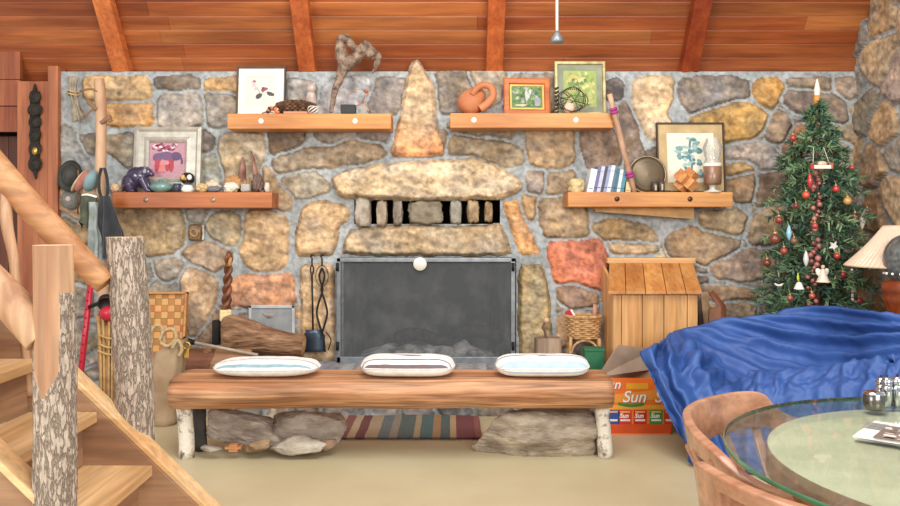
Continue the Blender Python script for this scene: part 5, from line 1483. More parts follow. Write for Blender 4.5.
def text(s, pxl, pyb, size_px, Y, parent, m, e=.004, shear=.25, name='lettering', rot=None, org=None):
    cu = bpy.data.curves.new('t', 'FONT'); cu.body = s; cu.size = size_px * Y / F * 1.35; cu.shear = shear; cu.extrude = .0006; cu.offset = .0012
    o = bpy.data.objects.new('t', cu); COL.objects.link(o)
    dg = bpy.context.evaluated_depsgraph_get(); me = bpy.data.meshes.new_from_object(o.evaluated_get(dg)); bpy.data.objects.remove(o)
    q = P(pxl, pyb, Y) if org is None else org
    me.transform(Matrix.Translation(Vector((q.x, q.y - e, q.z)) - Vector(parent['_o'])) @ (rot or Matrix.Rotation(pi / 2, 4, 'X')))
    me.materials.clear(); me.materials.append(m)
    o = bpy.data.objects.new(name, me); COL.objects.link(o); o.parent = parent; return o
M_wtxt = mat('white_ink', (252, 250, 244), .5, ns=4, col2=(244, 240, 234)); M_gtxt = mat('brown_ink', (120, 70, 40), .5, ns=4)
text('Sun', 622.5, 402.5, 12, yc, t, M_gtxt, .0054); text('Sun', 622, 402, 12, yc, t, M_wtxt, .0064)
text('Sun', 601, 389, 10, yc, t, M_gtxt, .0054); text('Sun', 600.6, 388.6, 10, yc, t, M_wtxt, .0064)
text('Sun', 654, 402, 12, yc, t, M_wtxt, .0064)
for px in (619.2, 634.2, 650.2): text('Sun', px, 417.5, 4.6, yc, t, M_wtxt, .0068)

# pendant rod hanging from the ceiling
yh = 4.6; a = P(557, 0, yh); zc_ = ceil_z(yh)
t = thing('pendant_fixture', 'thin white rod with small grey bell cap hanging from the ceiling', 'pendant', (a.x, yh, zc_))
zb = P(0, 38, yh).z
MB().tube([(a.x, yh, zb), (a.x, yh, zc_ + .0)], .009, 8).build('rod', M_white, t)
MB().lathe([(.0001, .05), (.012, .05), (.02, .03), (.036, .01), (.04, -.012), (.03, -.02), (.0001, -.02)], (a.x, yh, zb - .01), 20).build('bell_cap', M_steel, t)

# iron ornament on the door post
a = P(35, 82, W - .04); 
t = thing('iron_ornament', 'tall dark cast-iron hanging ornament of linked ovals on the red wooden post', 'ornament', tuple(P(35, 178, W - .05)))
k = W / F
mb = MB()
Yo = W - .055
M_iron = mat('dark_cast_iron', (58, 52, 42), .6, metal=.4, col2=(36, 32, 28), ns=30, bump=.5)
for py, rw, rh in ((97, 6, 7), (110, 7.5, 7), (122, 6.5, 7), (135, 6, 8), (149, 6.5, 8), (164, 7, 8)):
    q = P(35, py, Yo); mb.ell(q, (rw * k, .014, rh * k), None, 18, 10)
mb.box(P(35, 130, Yo + .006), (.07, .012, 76 * k))
mb.tube([P(35, 92, Yo), P(35, 84, Yo)], [.02, .006], 8); mb.tube([P(35, 170, Yo), P(36, 179, Yo)], [.02, .005], 8)
mb.build('plate', M_iron, t)
for py, c in ((97, 0), (110, 0), (122, 0), (164, 0), (135, 0)):
    q = P(35, py, Yo - .012); mb = MB(); mb.tube([q + Vector((.032 * math.cos(g), 0, .036 * math.sin(g))) for g in np.linspace(0, 2 * pi, 17)[:-1]], .007, 8, closed=True); mb.build('ring', M_iron, t)
q = P(35, 151, Yo - .02); mb = MB(); mb.ell(q, (.022, .014, .03)); mb.build('bell', M_brass, t)
# ------------------------------------------------------------------ staircase
run, rise = .207, .20
YN, YF_ = 2.40, 3.0
nx0, nz0 = -1.125, .416                       # nose of the second tread
st = thing('staircase', 'open pale wood staircase climbing out of view beside the two bark posts', 'staircase', (nx0 + 2 * run, 2.7, 0))
for n in range(-1, 6):
    x = nx0 - run * n; z = nz0 + rise * n
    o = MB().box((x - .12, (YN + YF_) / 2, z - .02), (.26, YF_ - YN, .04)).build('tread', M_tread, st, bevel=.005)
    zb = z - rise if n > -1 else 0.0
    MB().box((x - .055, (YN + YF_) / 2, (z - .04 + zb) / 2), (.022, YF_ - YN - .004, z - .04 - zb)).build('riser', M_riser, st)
def stringer(y, th, m=M_string):
    sl = rise / run
    xa, xb = nx0 + run * 2.02, nx0 - run * 6.2
    def zl(x, o): return nz0 + (nx0 - x) * sl + o
    up, lo = .022, -.36
    pts = [(xa, 0), (xa, max(0.0, zl(xa, up))), (xb, zl(xb, up)), (xb, zl(xb, lo))]
    xz = nx0 + (nz0 + lo) / sl
    pts = [(xz, 0.0), (nx0 + (nz0 + up) / sl, 0.0), (xb, zl(xb, up)), (xb, zl(xb, lo))]
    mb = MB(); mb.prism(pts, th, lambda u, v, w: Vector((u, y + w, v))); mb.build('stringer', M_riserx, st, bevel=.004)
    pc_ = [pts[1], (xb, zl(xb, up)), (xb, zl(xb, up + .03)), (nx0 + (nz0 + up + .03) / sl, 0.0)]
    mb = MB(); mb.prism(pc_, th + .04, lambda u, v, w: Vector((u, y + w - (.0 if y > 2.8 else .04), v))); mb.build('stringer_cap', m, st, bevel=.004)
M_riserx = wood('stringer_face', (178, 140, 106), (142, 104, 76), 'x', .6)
stringer(YF_, .05); stringer(YN - .05, .05)


# ------------------------------------------------------------------ bark posts and handrails
def trunk(name, px0, px1, pytop, Y, lab, bend, peel=None, flare=0.0):
    x0 = ((px0 + px1) / 2 - CX) / F * Y; r0 = (px1 - px0) / 2 / F * Y; zt = P(0, pytop, Y).z
    t = thing(name, lab, 'post', (x0, Y, 0))
    nz_, na = 210, 110; rows = []; bare = []
    for i in range(nz_):
        z = zt * i / (nz_ - 1)
        cx_ = x0 + bend(z); r_ = r0 * (1 + flare * max(0, 1 - z / zt) + .03 * noise.noise(Vector((z * 2.2, 3, 0))))
        row = []
        for j in range(na):
            a = 2 * pi * j / na
            d = Vector((math.cos(a), math.sin(a), 0))
            isb = peel is not None and peel(a, z)
            p_ = d * r_ + Vector((0, 0, z))
            k = noise.fractal(Vector((d.x * 3, d.y * 3, z * 3)), 1, 2, 3) * .04
            if isb: rr = r_ * (.95 + k * .4)
            else:
                rid = abs(noise.noise(Vector((d.x * 4.5, d.y * 4.5, z * 4)))) + .5 * abs(noise.noise(Vector((d.x * 9, d.y * 9, z * 9))))
                rr = r_ * (.98 + k + .10 * min(rid, .5))
            row.append(Vector((cx_ + d.x * rr, Y + d.y * rr, z))); 
        rows.append(row)
    mb, mp = MB(), MB()
    vs = [v for r in rows for v in r]
    fb, fp = [], []
    for i in range(nz_ - 1):
        for j in range(na):
            j2 = (j + 1) % na; f_ = (i * na + j, i * na + j2, (i + 1) * na + j2, (i + 1) * na + j)
            isb = peel is not None and peel(2 * pi * (j + .5) / na, zt * (i + .5) / (nz_ - 1))
            (fp if isb else fb).append(f_)
    def sub(fs):
        used = sorted({i for f in fs for i in f}); m_ = {q: i for i, q in enumerate(used)}
        return [vs[i] for i in used], [tuple(m_[i] for i in f) for f in fs]
    mb.add(*sub(fb), True)
    mb.build('bark', M_bark, t)
    if fp: mp.add(*sub(fp), True); mp.build('bare_wood', M_bare, t)
    mb = MB(); mb.add([v + Vector((0, 0, 0)) for v in rows[-1]], [tuple(range(na))]); mb.build('sawn_top', mat('sawn_top', (226, 200, 160), .7, col2=(206, 172, 128), ns=14), t)
    return t
def peel(a, z):
    # bare wood on the upper front; bark returns below a ragged line and up the far side
    g = (a + pi / 2 + pi) % (2 * pi) - pi          # 0 = facing the viewer, + = towards the fireplace
    e = .25 * noise.noise(Vector((a * 2, z * 4, 1)))
    if z > 1.12: return True
    hi = .66 + .5 * e - max(0, .90 - z) * 9
    lo = -1.75 + max(0, 1.02 - z) * 7.5 + .5 * e
    return z > .82 and lo < g < hi
trunk('bark_post', 33.5, 73, 245, 2.35, 'half-peeled tree trunk newel post nearest to the viewer, bare wood above grey bark', lambda z: .006 * math.sin(2.5 * z), peel)
trunk('bark_post', 108.5, 144, 237, 3.115, 'fully bark-covered bent tree trunk post at the foot of the stairs', lambda z: .025 - .03 * (z / 1.27) + .02 * math.sin(pi * z / 1.27), None, .06)
def rail(pts, Y, rr, name, lab, m=M_rail):
    pp = cat([P(a, b, Y + (dy if dy else 0)) for a, b, dy in pts], 8); n = len(pp)
    pp = [p + Vector((.006 * noise.noise(p * 5), 0, .006 * noise.noise(p * 5 + Vector((4, 0, 0))))) for p in pp]
    r_ = [float(np.interp(i / (n - 1), np.linspace(0, 1, len(rr)), rr)) for i in range(n)]
    t = thing(name, lab, 'handrail', tuple(pp[-1]))
    MB().tube(pp, r_, 22, caps=True).build('rail_log', m, t)
    return t
rail([(-90, 67, 0), (0, 172, 0), (55, 232, 0), (106, 283, .02)], 3.05, [.052, .052, .051, .044], 'handrail', 'golden peeled log handrail sloping down to the fully bark-covered post')
rail([(-90, 205, 0), (0, 292, 0), (26, 318, 0), (44, 338, 0)], 2.36, [.05, .052, .055, .055], 'handrail', 'pale peeled log rail sloping down into the half-peeled post', M_bare)
# branch balusters
pp = cat([P(2, 172, 3.05), P(6, 195, 3.03), P(7, 225, 3.0), P(13, 255, 3.0), P(16, 285, 3.0), P(24, 330, 3.0), P(30, 395, 3.01)], 6); n = len(pp)
t = thing('branch_baluster', 'thin pale crooked branch baluster under the golden handrail', 'baluster', tuple(pp[-1]))
MB().tube(pp, [.02 + .006 * noise.noise(p * 4) for p in pp], 12).build('branch', M_bare, t)

# ------------------------------------------------------------------ branch coat tree with hanging things, between post and shelf
yb = 5.62
t = thing('coat_branch', 'pale peeled branch standing upright by the wall as a coat stand', 'coat stand', (P(102, 0, yb).x, yb, HZ))
pp = cat([P(99, 79, yb), P(100.5, 100, yb), P(101, 120, yb), P(101, 150, yb), P(100, 190, yb), P(102, 240, yb), P(103, 300, yb), Vector((P(103, 0, yb).x, yb, HZ))], 6)
MB().tube(pp, [.036 + .005 * noise.noise(p * 6) for p in pp], 16).build('trunk', mat('peeled_branch', (214, 178, 142), .6, col2=(180, 136, 104), ns=9, st=(1, 1, .4)), t)
M_twig = mat('twig', (150, 112, 84), .8, ns=14)
for pts, r in (([(101, 123), (107, 119), (111, 117)], .016), ([(107, 119), (110, 121), (112, 119.5)], .009), ([(97, 110), (91, 104), (88, 101)], .018), ([(98, 92), (91, 89), (80, 91)], .008), ([(98, 108), (92, 110), (84, 116)], .008)):
    MB().tube(cat([P(x, y, yb - .03) for x, y in pts], 4), r, 8).build('twig', M_twig, t)

# dried stalks hanging on the wall
t = thing('stalk_bundle', 'grey bundle of dried stalks tied with cord hanging high on the stone wall', 'dried stalks', tuple(P(74, 78, W - .08)))
mb = MB(); R = random.Random(9); y_ = W - .09
for i in range(26):
    e = R.uniform(-5, 5)
    mb.tube(cat([P(74 + e * .8 - 1, 77 + R.uniform(-1, 2), y_), P(73 + e * .5, 92, y_ + R.uniform(-.03, .02)), P(76 + e * .7, 106, y_ + R.uniform(-.03, .02)), P(79 + e * 1.2, 118 + R.uniform(-2, 4), y_)], 3), .009, 5)
mb.build('stalks', mat('dry_stalk', (176, 164, 142), .9, col2=(138, 126, 108), ns=18), t)
for py in (92, 95):
    q = P(74, py, y_); MB().tube([q + Vector((5.2 * W / F * math.cos(g), .05 * math.sin(g), .006 * math.sin(2 * g))) for g in np.linspace(0, 2 * pi, 15)[:-1]], .007, 6, closed=True).build('cord', M_rope, t)

# wide dark hat hanging on the wall
q = P(70, 176, W - .1); k = (W - .1) / F
t = thing('felt_hat', 'dark grey-green wide felt hat hanging on the wall by the coat stand', 'hat', tuple(q))
M_felt = mat('dark_felt', (74, 74, 68), .95, col2=(52, 52, 48), ns=14)
mb = MB(); mb.lathe([(.0001, .05), (.05, .045), (.062, .01), (.07, .0), (.095, -.004), (.098, .002), (.07, .008)], (0, 0, 0), 28, M=Matrix.Translation(q) @ Matrix.Rotation(1.25, 4, 'X') @ Matrix.Rotation(.5, 4, 'Y') @ Matrix.Diagonal((.82, 1.25, 1, 1))); mb.build('felt', M_felt, t)
mb = MB(); mb.tube([P(78, 170, W - .15), P(79, 182, W - .16), P(77, 196, W - .14), P(78, 214, W - .12)], .006, 6); mb.build('chin_strap', mat('strap_brown', (126, 104, 76), .7, ns=8), t)
q = P(71, 199, W - .06)
t = thing('grey_cap', 'round grey knitted cap hanging below the dark felt hat', 'cap', tuple(q))
mb = MB(); mb.ell(q, (.07, .05, .08)); mb.build('crown', mat('grey_knit', (134, 134, 128), .95, ns=40, bump=.5, bs=90), t); mb = MB(); mb.ell(q + Vector((.0, -.045, .0)), (.02, .012, .02)); mb.build('button', mat('pink_button', (200, 176, 168), .7, ns=8), t)
# red and pale blue cap
q = P(88, 181, 5.56)
t = thing('cloth_cap', 'pinkish red and pale blue cloth cap hung on the coat stand', 'cap', tuple(q))
for dx, rot, c, r in ((-4, .55, (182, 118, 106), (.032, .05, .085)), (2.5, .35, (130, 160, 164), (.046, .06, .078)), (-8, .6, (206, 186, 150), (.012, .045, .09))):
    mb = MB(); mb.ell(q + Vector((dx * 5.56 / F, .0 if dx > 0 else -.02, 0)), r, ry(rot)); mb.build('panel', mat('cap_cloth', c, .9, ns=14), t)

# hanging clothes and bags
def drape(name, lab, cat_, px, w0, w1, py0, py1, Y, m, seed, folds=5, amp=.022, lean=0.0, dep=.06, hole=None):
    t = thing(name, lab, cat_, tuple(P(px, py0, Y)))
    rows = []; k = Y / F
    for i in range(26):
        f_ = i / 25; py = py0 + (py1 - py0) * f_
        w = (w0 + (w1 - w0) * min(1, f_ * 1.6) + 1.6 * noise.noise(Vector((seed, f_ * 4, 0)))) * k / 2
        c = P(px + lean * f_ + 1.4 * noise.noise(Vector((f_ * 3, seed, 4))), py, Y); r_ = []
        for j in range(40):
            a = 2 * pi * j / 40
            fo = amp * math.sin(folds * a + seed + 2 * f_) * (.3 + f_)
            zz = .03 * math.sin(3 * a + seed) * (f_ > .9)
            r_.append(c + Vector(((w + fo) * math.cos(a), (dep * (.5 + .5 * f_) + fo) * math.sin(a), zz)))
        rows.append(r_)
    mb = MB(); mb.grid(rows, True, wrap=True); mb.add(rows[0], [tuple(range(40))]); mb.build('cloth', m, t)
    return t
M_blkcloth = mat('black_cloth', (52, 54, 58), .9, col2=(36, 37, 42), ns=9, sheen=.3)
M_pale = mat('pale_cloth', (164, 172, 172), .9, col2=(116, 124, 118), ns=12)
M_grn = mat('olive_cloth', (96, 100, 76), .9, col2=(62, 66, 56), ns=12)
t = drape('black_jacket', 'black jacket hanging in long folds from the coat stand', 'jacket', 105, 8, 26, 196, 254, 5.50, M_blkcloth, 3, 6, lean=5)
for s_ in (-1, 1): MB().tube(cat([P(103 + 1.5 * s_, 168, 5.52), P(103 + 4 * s_, 178, 5.5), P(103.5 + 4.2 * s_, 190, 5.5), P(104 + 2 * s_, 200, 5.5)], 5), .012, 8, flat=.5).build('strap', M_blkcloth, t)
t = drape('olive_bag', 'olive and black cloth bag hanging beside the black jacket', 'bag', 89, 15, 17, 196, 226, 5.52, M_grn, 8, 4, .012)
MB().tube(cat([P(82, 195, 5.44), P(88, 194.5, 5.42), P(97, 197, 5.44)], 5), .009, 8, flat=.5).build('white_strap', M_white, t)
drape('pale_scarf', 'pale blue-grey scarf hanging below the olive bag', 'scarf', 93, 8, 12, 202, 262, 5.47, M_pale, 5, 5, .012, 4)

# red pole with clamp, torch and sack standing in the corner by the hearth
a, b = P(91, 276, 5.3), P(80, 372, 5.3)
b2 = P(76, 417, 5.42); 
t = thing('red_pole', 'slim bright red metal pole leaning upright behind the stair posts', 'pole', (b2.x, 5.42, 0))
top = P(91.5, 276, 5.42)
M_red = mat('red_paint', (196, 36, 62), .35, col2=(176, 26, 50), ns=8)
MB().tube([Vector((b2.x, 5.42, .002)), top], .02, 14).build('tube', M_red, t)
mb = MB()
for f_ in np.linspace(.15, .95, 14):
    p = Vector((b2.x, 5.42, 0)).lerp(top, f_); mb.ell(p + Vector((0, -.019, 0)), (.006, .004, .006), None, 8, 6)
mb.build('peg_holes', M_black, t)
q = P(106, 302, 5.36)
t = thing('hand_lamp', 'black and red hand lamp hooked between the red pole and the bark post', 'lamp', tuple(q))
mb = MB(); mb.lathe([(.0001, -.05), (.035, -.05), (.05, -.02), (.052, .03), (.044, .036), (.04, .02), (.0001, .015)], (0, 0, 0), 22, M=Matrix.Translation(q) @ Matrix.Rotation(1.9, 4, 'X') @ Matrix.Rotation(.3, 4, 'Y')); mb.build('head', M_black, t)
mb = MB(); mb.ell(q + Vector((.02, -.01, -.075)), (.06, .05, .05)); mb.build('body', M_red, t)
mb = MB(); mb.tube([P(89, 307, 5.4), P(97, 304, 5.38), P(101, 301, 5.36)], .013, 8); mb.build('arm', M_black, t)
q = P(108, 345, 5.40)
t = thing('straw_bundle', 'tan straw bundle tied with yellow cord behind the fully bark-covered post', 'straw', (q.x, 5.4, 0))
mb = MB(); R = random.Random(2)
for i in range(40):
    e, g = R.uniform(-1, 1), R.uniform(-1, 1)
    mb.tube([(q.x + e * .04, 5.40 + g * .03, .003), (q.x + e * .05, 5.40 + g * .04, .5), (q.x + e * .065, 5.40 + g * .05, P(0, 318, 5.4).z + R.uniform(-.05, .05))], .009, 5)
mb.build('stalks', mat('straw', (204, 166, 112), .9, col2=(168, 126, 80), ns=16), t)
mb = MB()
for z in (P(0, 336, 5.4).z, P(0, 345, 5.4).z, P(0, 352, 5.4).z): mb.tube([(q.x + .062 * math.cos(g), 5.4 + .055 * math.sin(g), z + .012 * math.sin(g * 2)) for g in np.linspace(0, 2 * pi, 17)[:-1]], .008, 6, closed=True)
mb.build('cord', M_yrope, t)
# ------------------------------------------------------------------ blue sheet over the sofa
def catn(arr, n, axis):
    """Catmull-Rom resample of an array along an axis"""
    arr = np.moveaxis(arr, axis, 0); m = len(arr); out = []
    t = np.linspace(0, m - 1, n)
    for q in t:
        i = min(int(q), m - 2); f = q - i
        p0, p1, p2, p3 = arr[max(i - 1, 0)], arr[i], arr[i + 1], arr[min(i + 2, m - 1)]
        out.append(0.5 * ((2 * p1) + (p2 - p0) * f + (2 * p0 - 5 * p1 + 4 * p2 - p3) * f * f + (3 * p1 - p0 - 3 * p2 + p3) * f ** 3))
    return np.moveaxis(np.array(out), 0, axis)
CG = [[(668,337,4.98),(657,350,4.8),(640,352,4.62),(648,370,4.56),(656,390,4.5),(666,412,4.45),(682,438,4.4),(699,462,4.36)],
[(671,334,5.0),(666,349,4.8),(660,362,4.62),(667,380,4.53),(676,399,4.47),(685,421,4.42),(695,445,4.37),(705,466,4.33)],
[(678,331,5.02),(682,344,4.86),(687,356,4.68),(693,370,4.53),(699,389,4.45),(704,414,4.39),(708,440,4.35),(713,468,4.31)],
[(694,328,5.02),(702,344,4.94),(712,363,4.8),(720,379,4.62),(726,389,4.46),(730,404,4.4),(731,436,4.35),(733,470,4.31)],
[(735,321,5.0),(738,345,4.92),(742,376,4.74),(745,389,4.56),(749,374,4.38),(752,388,4.27),(753,414,4.21),(755,474,4.18)],
[(770,319,4.97),(772,344,4.88),(775,376,4.7),(778,388,4.52),(781,371,4.32),(782,384,4.21),(783,406,4.14),(784,478,4.11)],
[(812,311,4.86),(813,340,4.76),(815,372,4.58),(816,385,4.42),(819,367,4.24),(819,381,4.13),(820,403,4.06),(821,482,4.02)],
[(845,310,4.66),(847,338,4.57),(850,368,4.42),(851,381,4.28),(853,363,4.13),(853,377,4.03),(853,402,3.96),(854,486,3.93)],
[(877,315,4.42),(878,338,4.35),(879,364,4.24),(880,377,4.13),(882,360,4.0),(882,374,3.92),(882,402,3.86),(883,490,3.84)],
[(905,322,4.28),(905,341,4.22),(906,363,4.12),(907,375,4.02),(908,359,3.9),(908,374,3.83),(909,402,3.78),(910,494,3.76)],
[(960,334,4.12),(960,350,4.06),(960,368,3.98),(960,380,3.88),(960,366,3.78),(960,380,3.72),(960,408,3.68),(960,500,3.66)],
[(1010,350,4.0),(1010,365,3.95),(1010,383,3.88),(1010,397,3.8),(1010,386,3.7),(1010,402,3.66),(1010,430,3.62),(1010,508,3.6)]]
G3 = np.array([[tuple(P(*q)) for q in row] for row in CG])
back = G3[:, :1].copy(); back[:, 0, 1] += .05; back[:, 0, 2] -= .06
back2 = G3[:, :1].copy(); back2[:, 0, 1] += .10; back2[:, 0, 2] -= .40
G3 = np.concatenate([back2, back, G3], 1)
NU, NV = 210, 170
S = catn(catn(G3, NU, 0), NV, 1)
uu, vv = np.meshgrid(np.linspace(0, 11, NU), np.linspace(-2, 7, NV), indexing='ij')
du = np.gradient(S, axis=0); dv = np.gradient(S, axis=1)
N3 = np.cross(du, dv); N3 /= np.linalg.norm(N3, axis=2, keepdims=True) + 1e-9
N3 *= np.where(N3[..., 1:2] > 0, -1, 1)
def bump(x, c, w): return np.exp(-((x - c) / w) ** 2)
ridge = lambda x: (.5 + .5 * np.sin(2 * pi * x)) ** 2.2
nzs = fbm(uu * 10, vv * 10, 14, 300, 3)
d = np.zeros_like(uu)
# swags across the back, hanging from its two high points
sw = vv + .16 * (uu - 7.6) ** 2 * .55
d += .080 * ridge(sw * 1.9 + .35 * nzs) * bump(vv, .9, 1.1) * np.clip((uu - 3.6) / 1.5, 0, 1)
d += .045 * ridge((vv * .9 - uu * .5) * 1.3 + .4 * nzs) * bump(uu, 4.2, 1.2) * bump(vv, .8, 1.2)
# long folds falling from the arm
d += .075 * ridge(uu * 1.15 - vv * .10 + .5 * nzs) * np.clip((2.9 - uu) / 1.0, 0, 1) * np.clip((vv - .2) / 1.5, 0, 1)
d += .06 * (ridge((uu * .8 + vv * .7) * 1.2 + .5 * nzs) - .4) * bump(uu, 2.4, 1.0) * bump(vv, 2.6, 1.4)
# gathered front
n2_ = fbm(uu * 26 + vv * 9, vv * 16, 13, 330, 3)
d += .034 * n2_ * bump(vv, 4.6, 1.2) * np.clip((uu - 3.4) / .6, 0, 1)
d += .022 * ridge(uu * 1.5 + vv * .75 + 1.1 * nzs) * bump(vv, 4.8, 1.3) * np.clip((uu - 3.4) / .6, 0, 1)
d += .030 * ridge(uu * 1.4 + .4 * nzs) * np.clip((vv - 5.2) / 1.5, 0, 1) * np.clip((uu - 2.5), 0, 1)
d += .010 * fbm(uu * 10, vv * 10, 5, 360, 3)
d *= np.clip((7.2 - vv) / .6, 0.2, 1)
S = S + N3 * d[..., None]
S[..., 2] = np.maximum(S[..., 2], .004)
mb = MB(); mb.grid([[Vector(S[i, j]) for j in range(NV)] for i in range(NU)])
o = mb.build('blue_sheet', M_blue, mods=(SOLID(.004, 1),))
tag(o, 'bright blue sheet draped in folds over a sofa in front of the decorated tree', 'sheet')

# ------------------------------------------------------------------ slim decorated tree
TX, TY = 2.46, 5.36
tr = thing('christmas_tree', 'slim green artificial tree with ornaments in the stone corner', 'tree', (TX, TY, 0))
R = random.Random(12)
ztop = 2.12
def trad(z):
    py = HY - (z - CH) * F / TY
    return float(np.interp(py, [100, 108, 122, 142, 165, 200, 250, 300, 340], [3, 7, 15, 32, 40, 47, 50, 60, 62])) * TY / F
MB().tube([(TX, TY, .0), (TX, TY, 1.2), (TX, TY, ztop)], [.024, .02, .01], 10).build('trunk', mat('tree_trunk', (150, 92, 78), .8, ns=10), tr)
MB().tube([(TX, TY, .0), (TX, TY, .02)], [.18, .18], 20).build('stand', M_black, tr)
mb = MB(); greens = [(70, 104, 76), (86, 122, 86), (56, 88, 70), (112, 144, 100), (76, 112, 96), (142, 164, 118)]
tw = MB()
i = 0
z = .42
while z < ztop:
    r = trad(z)
    for k_ in range(5 if r > .15 else 4):
        a = i * 2.39996 + R.uniform(-.2, .2); i += 1
        L_ = r * R.uniform(.55, 1.12); zz_ = z + R.uniform(-.03, .03)
        d = Vector((math.cos(a), math.sin(a), 0)); dr = R.uniform(-.12, .22)
        if TX + d.x * L_ > 2.84: L_ = max(.1, (2.84 - TX) / d.x)
        pts = [Vector((TX, TY, zz_)) + d * L_ * f_ + Vector((0, 0, L_ * (dr * f_ - .25 * f_ * f_))) for f_ in (0, .35, .7, 1)]
        tw.tube(pts, [.005, .004, .003, .002], 4, caps=False)
        nn = int(10 + 46 * L_)
        segs = [(pts, 1.0)]
        for s_ in (-1, 1):
            for f0 in (.4, .65):
                p0 = pts[0].lerp(pts[3], f0); sd = (d + Vector((-d.y, d.x, 0)) * s_ * .9).normalized()
                segs.append(([p0, p0 + sd * L_ * .16, p0 + sd * L_ * .3 + Vector((0, 0, .0)), p0 + sd * L_ * .40 + Vector((0, 0, -.02))], .55))
        for pp_, w_ in segs:
            cg = greens[R.randrange(6)]
            for q in range(int(nn * w_)):
                f_ = R.random() ** .75 * .98 + .02; s3 = f_ * 3; j = min(int(s3), 2)
                b_ = pp_[j].lerp(pp_[j + 1], s3 - j); t_ = (pp_[j + 1] - pp_[j]).normalized()
                g = R.uniform(0, 2 * pi); n1 = t_.orthogonal().normalized(); n2 = t_.cross(n1)
                o_ = (n1 * math.cos(g) + n2 * math.sin(g)) * .8 + t_ * .65
                ln = R.uniform(.03, .055); tip = b_ + o_.normalized() * ln
                sdv = o_.cross(Vector((R.uniform(-1, 1), R.uniform(-1, 1), R.uniform(-1, 1)))).normalized() * .0062
                c = cg if R.random() > .3 else greens[R.randrange(6)]
                mb.add([b_ - sdv, b_ + sdv, tip + sdv * .5, tip - sdv * .5], [(0, 1, 2, 3)], False, c)
    z += .040
mb.build('foliage', mat('fir_needles', WHITE, .7, col2=(225, 225, 225), ns=20, attr=True), tr)
tw.build('branches', mat('fir_twig', (92, 76, 58), .9, ns=10), tr)
# finial candle
a = P(818.5, 103, TY)
fn = thing('tree_topper', 'cream and amber candle-shaped light on the tip of the slim tree', 'tree topper', (TX, TY, a.z - .02))
MB().lathe([(.0001, 0), (.022, 0), (.024, .05), (.021, .07), (.0001, .071)], (TX, TY, a.z - .02), 14).build('holder', mat('amber', (226, 158, 74), .4, ns=8), fn)
MB().lathe([(.018, .07), (.02, .11), (.012, .15), (.004, .18), (.0001, .182)], (TX, TY, a.z - .02), 14).build('bulb', M_cream, fn)
# ornaments
M_orn = mat('ornament', WHITE, .25, col2=(236, 236, 236), attr=True, coat=.4)
GO = 'ornaments on the slim tree'
def onto(px, py, dy=0.0):
    q = P(px, py, TY); r = trad(q.z); x = q.x - TX
    y = TY - math.sqrt(max(0, r * r - x * x)) * .9 - .01 + dy
    return P(px, py, y)
def bauble(px, py, r, c, lab):
    q = onto(px, py); t = thing('bauble', lab, 'ornament', tuple(q), GO)
    MB().ell(q, (r, r, r), None, 16, 10, c).build('ball', M_orn, t); MB().tube([q + Vector((0, 0, r * .95)), q + Vector((0, 0, r * 1.3))], r * .3, 8, col=(212, 180, 110)).build('cap', M_orn, t)
    MB().tube([q + Vector((0, 0, r * 1.3)), q + Vector((0, .02, r * 1.3 + .03))], .0015, 4, col=(200, 180, 130)).build('hanger', M_orn, t)
rd = (186, 52, 52); br = (122, 66, 50)
for px, py, r, c, lab in [(793, 138, .022, (168, 62, 54), 'small red bauble high up at the outer edge of the tree facing the shelves'), (806, 195, .024, (214, 84, 56), 'orange-red bauble under the upper red drop'),
                          (836, 189, .022, (200, 58, 58), 'red bauble level with the pink garland top'), (847.5, 201, .026, (206, 156, 84), 'gold bauble near the outer edge by the right wall'),
                          (867, 211, .022, (150, 56, 58), 'dull red bauble at the outermost tip by the right wall'), (779, 220, .024, (146, 58, 52), 'dark red bauble just above the large brown one'),
                          (775, 239, .036, br, 'large brown bauble at the outer edge facing the wooden shelf'), (784, 251, .024, (160, 70, 62), 'dull pinkish red bauble below the large brown one'),
                          (767, 263, .026, (112, 58, 40), 'brown bauble with golden shine hanging free at the outer edge'), (855, 217, .028, (112, 74, 56), 'brown bauble below the gold one'),
                          (837, 256, .02, (190, 60, 60), 'small red bauble above the white star'), (815, 226, .02, (176, 70, 66), 'small rose-red bauble by the middle of the garland'),
                          (794, 241, .022, (130, 92, 66), 'tan-brown bauble level with the large brown one, further in'), (859, 301, .024, (196, 66, 64), 'red bauble at the foot of the bead string'),
                          (796, 206, .018, (120, 50, 48), 'very small dark red bauble left of the garland top'), (843, 275, .02, (170, 52, 56), 'red bauble beside the paper angel'),
                          (790, 298, .02, (160, 84, 74), 'rose-brown bauble low down beneath the white bell'), (812, 296, .02, (176, 90, 70), 'copper bauble low down in the middle of the tree'), (852, 168, .018, (182, 70, 66), 'small red bauble beside the white sleigh')]:
    bauble(px, py, r, c, lab)
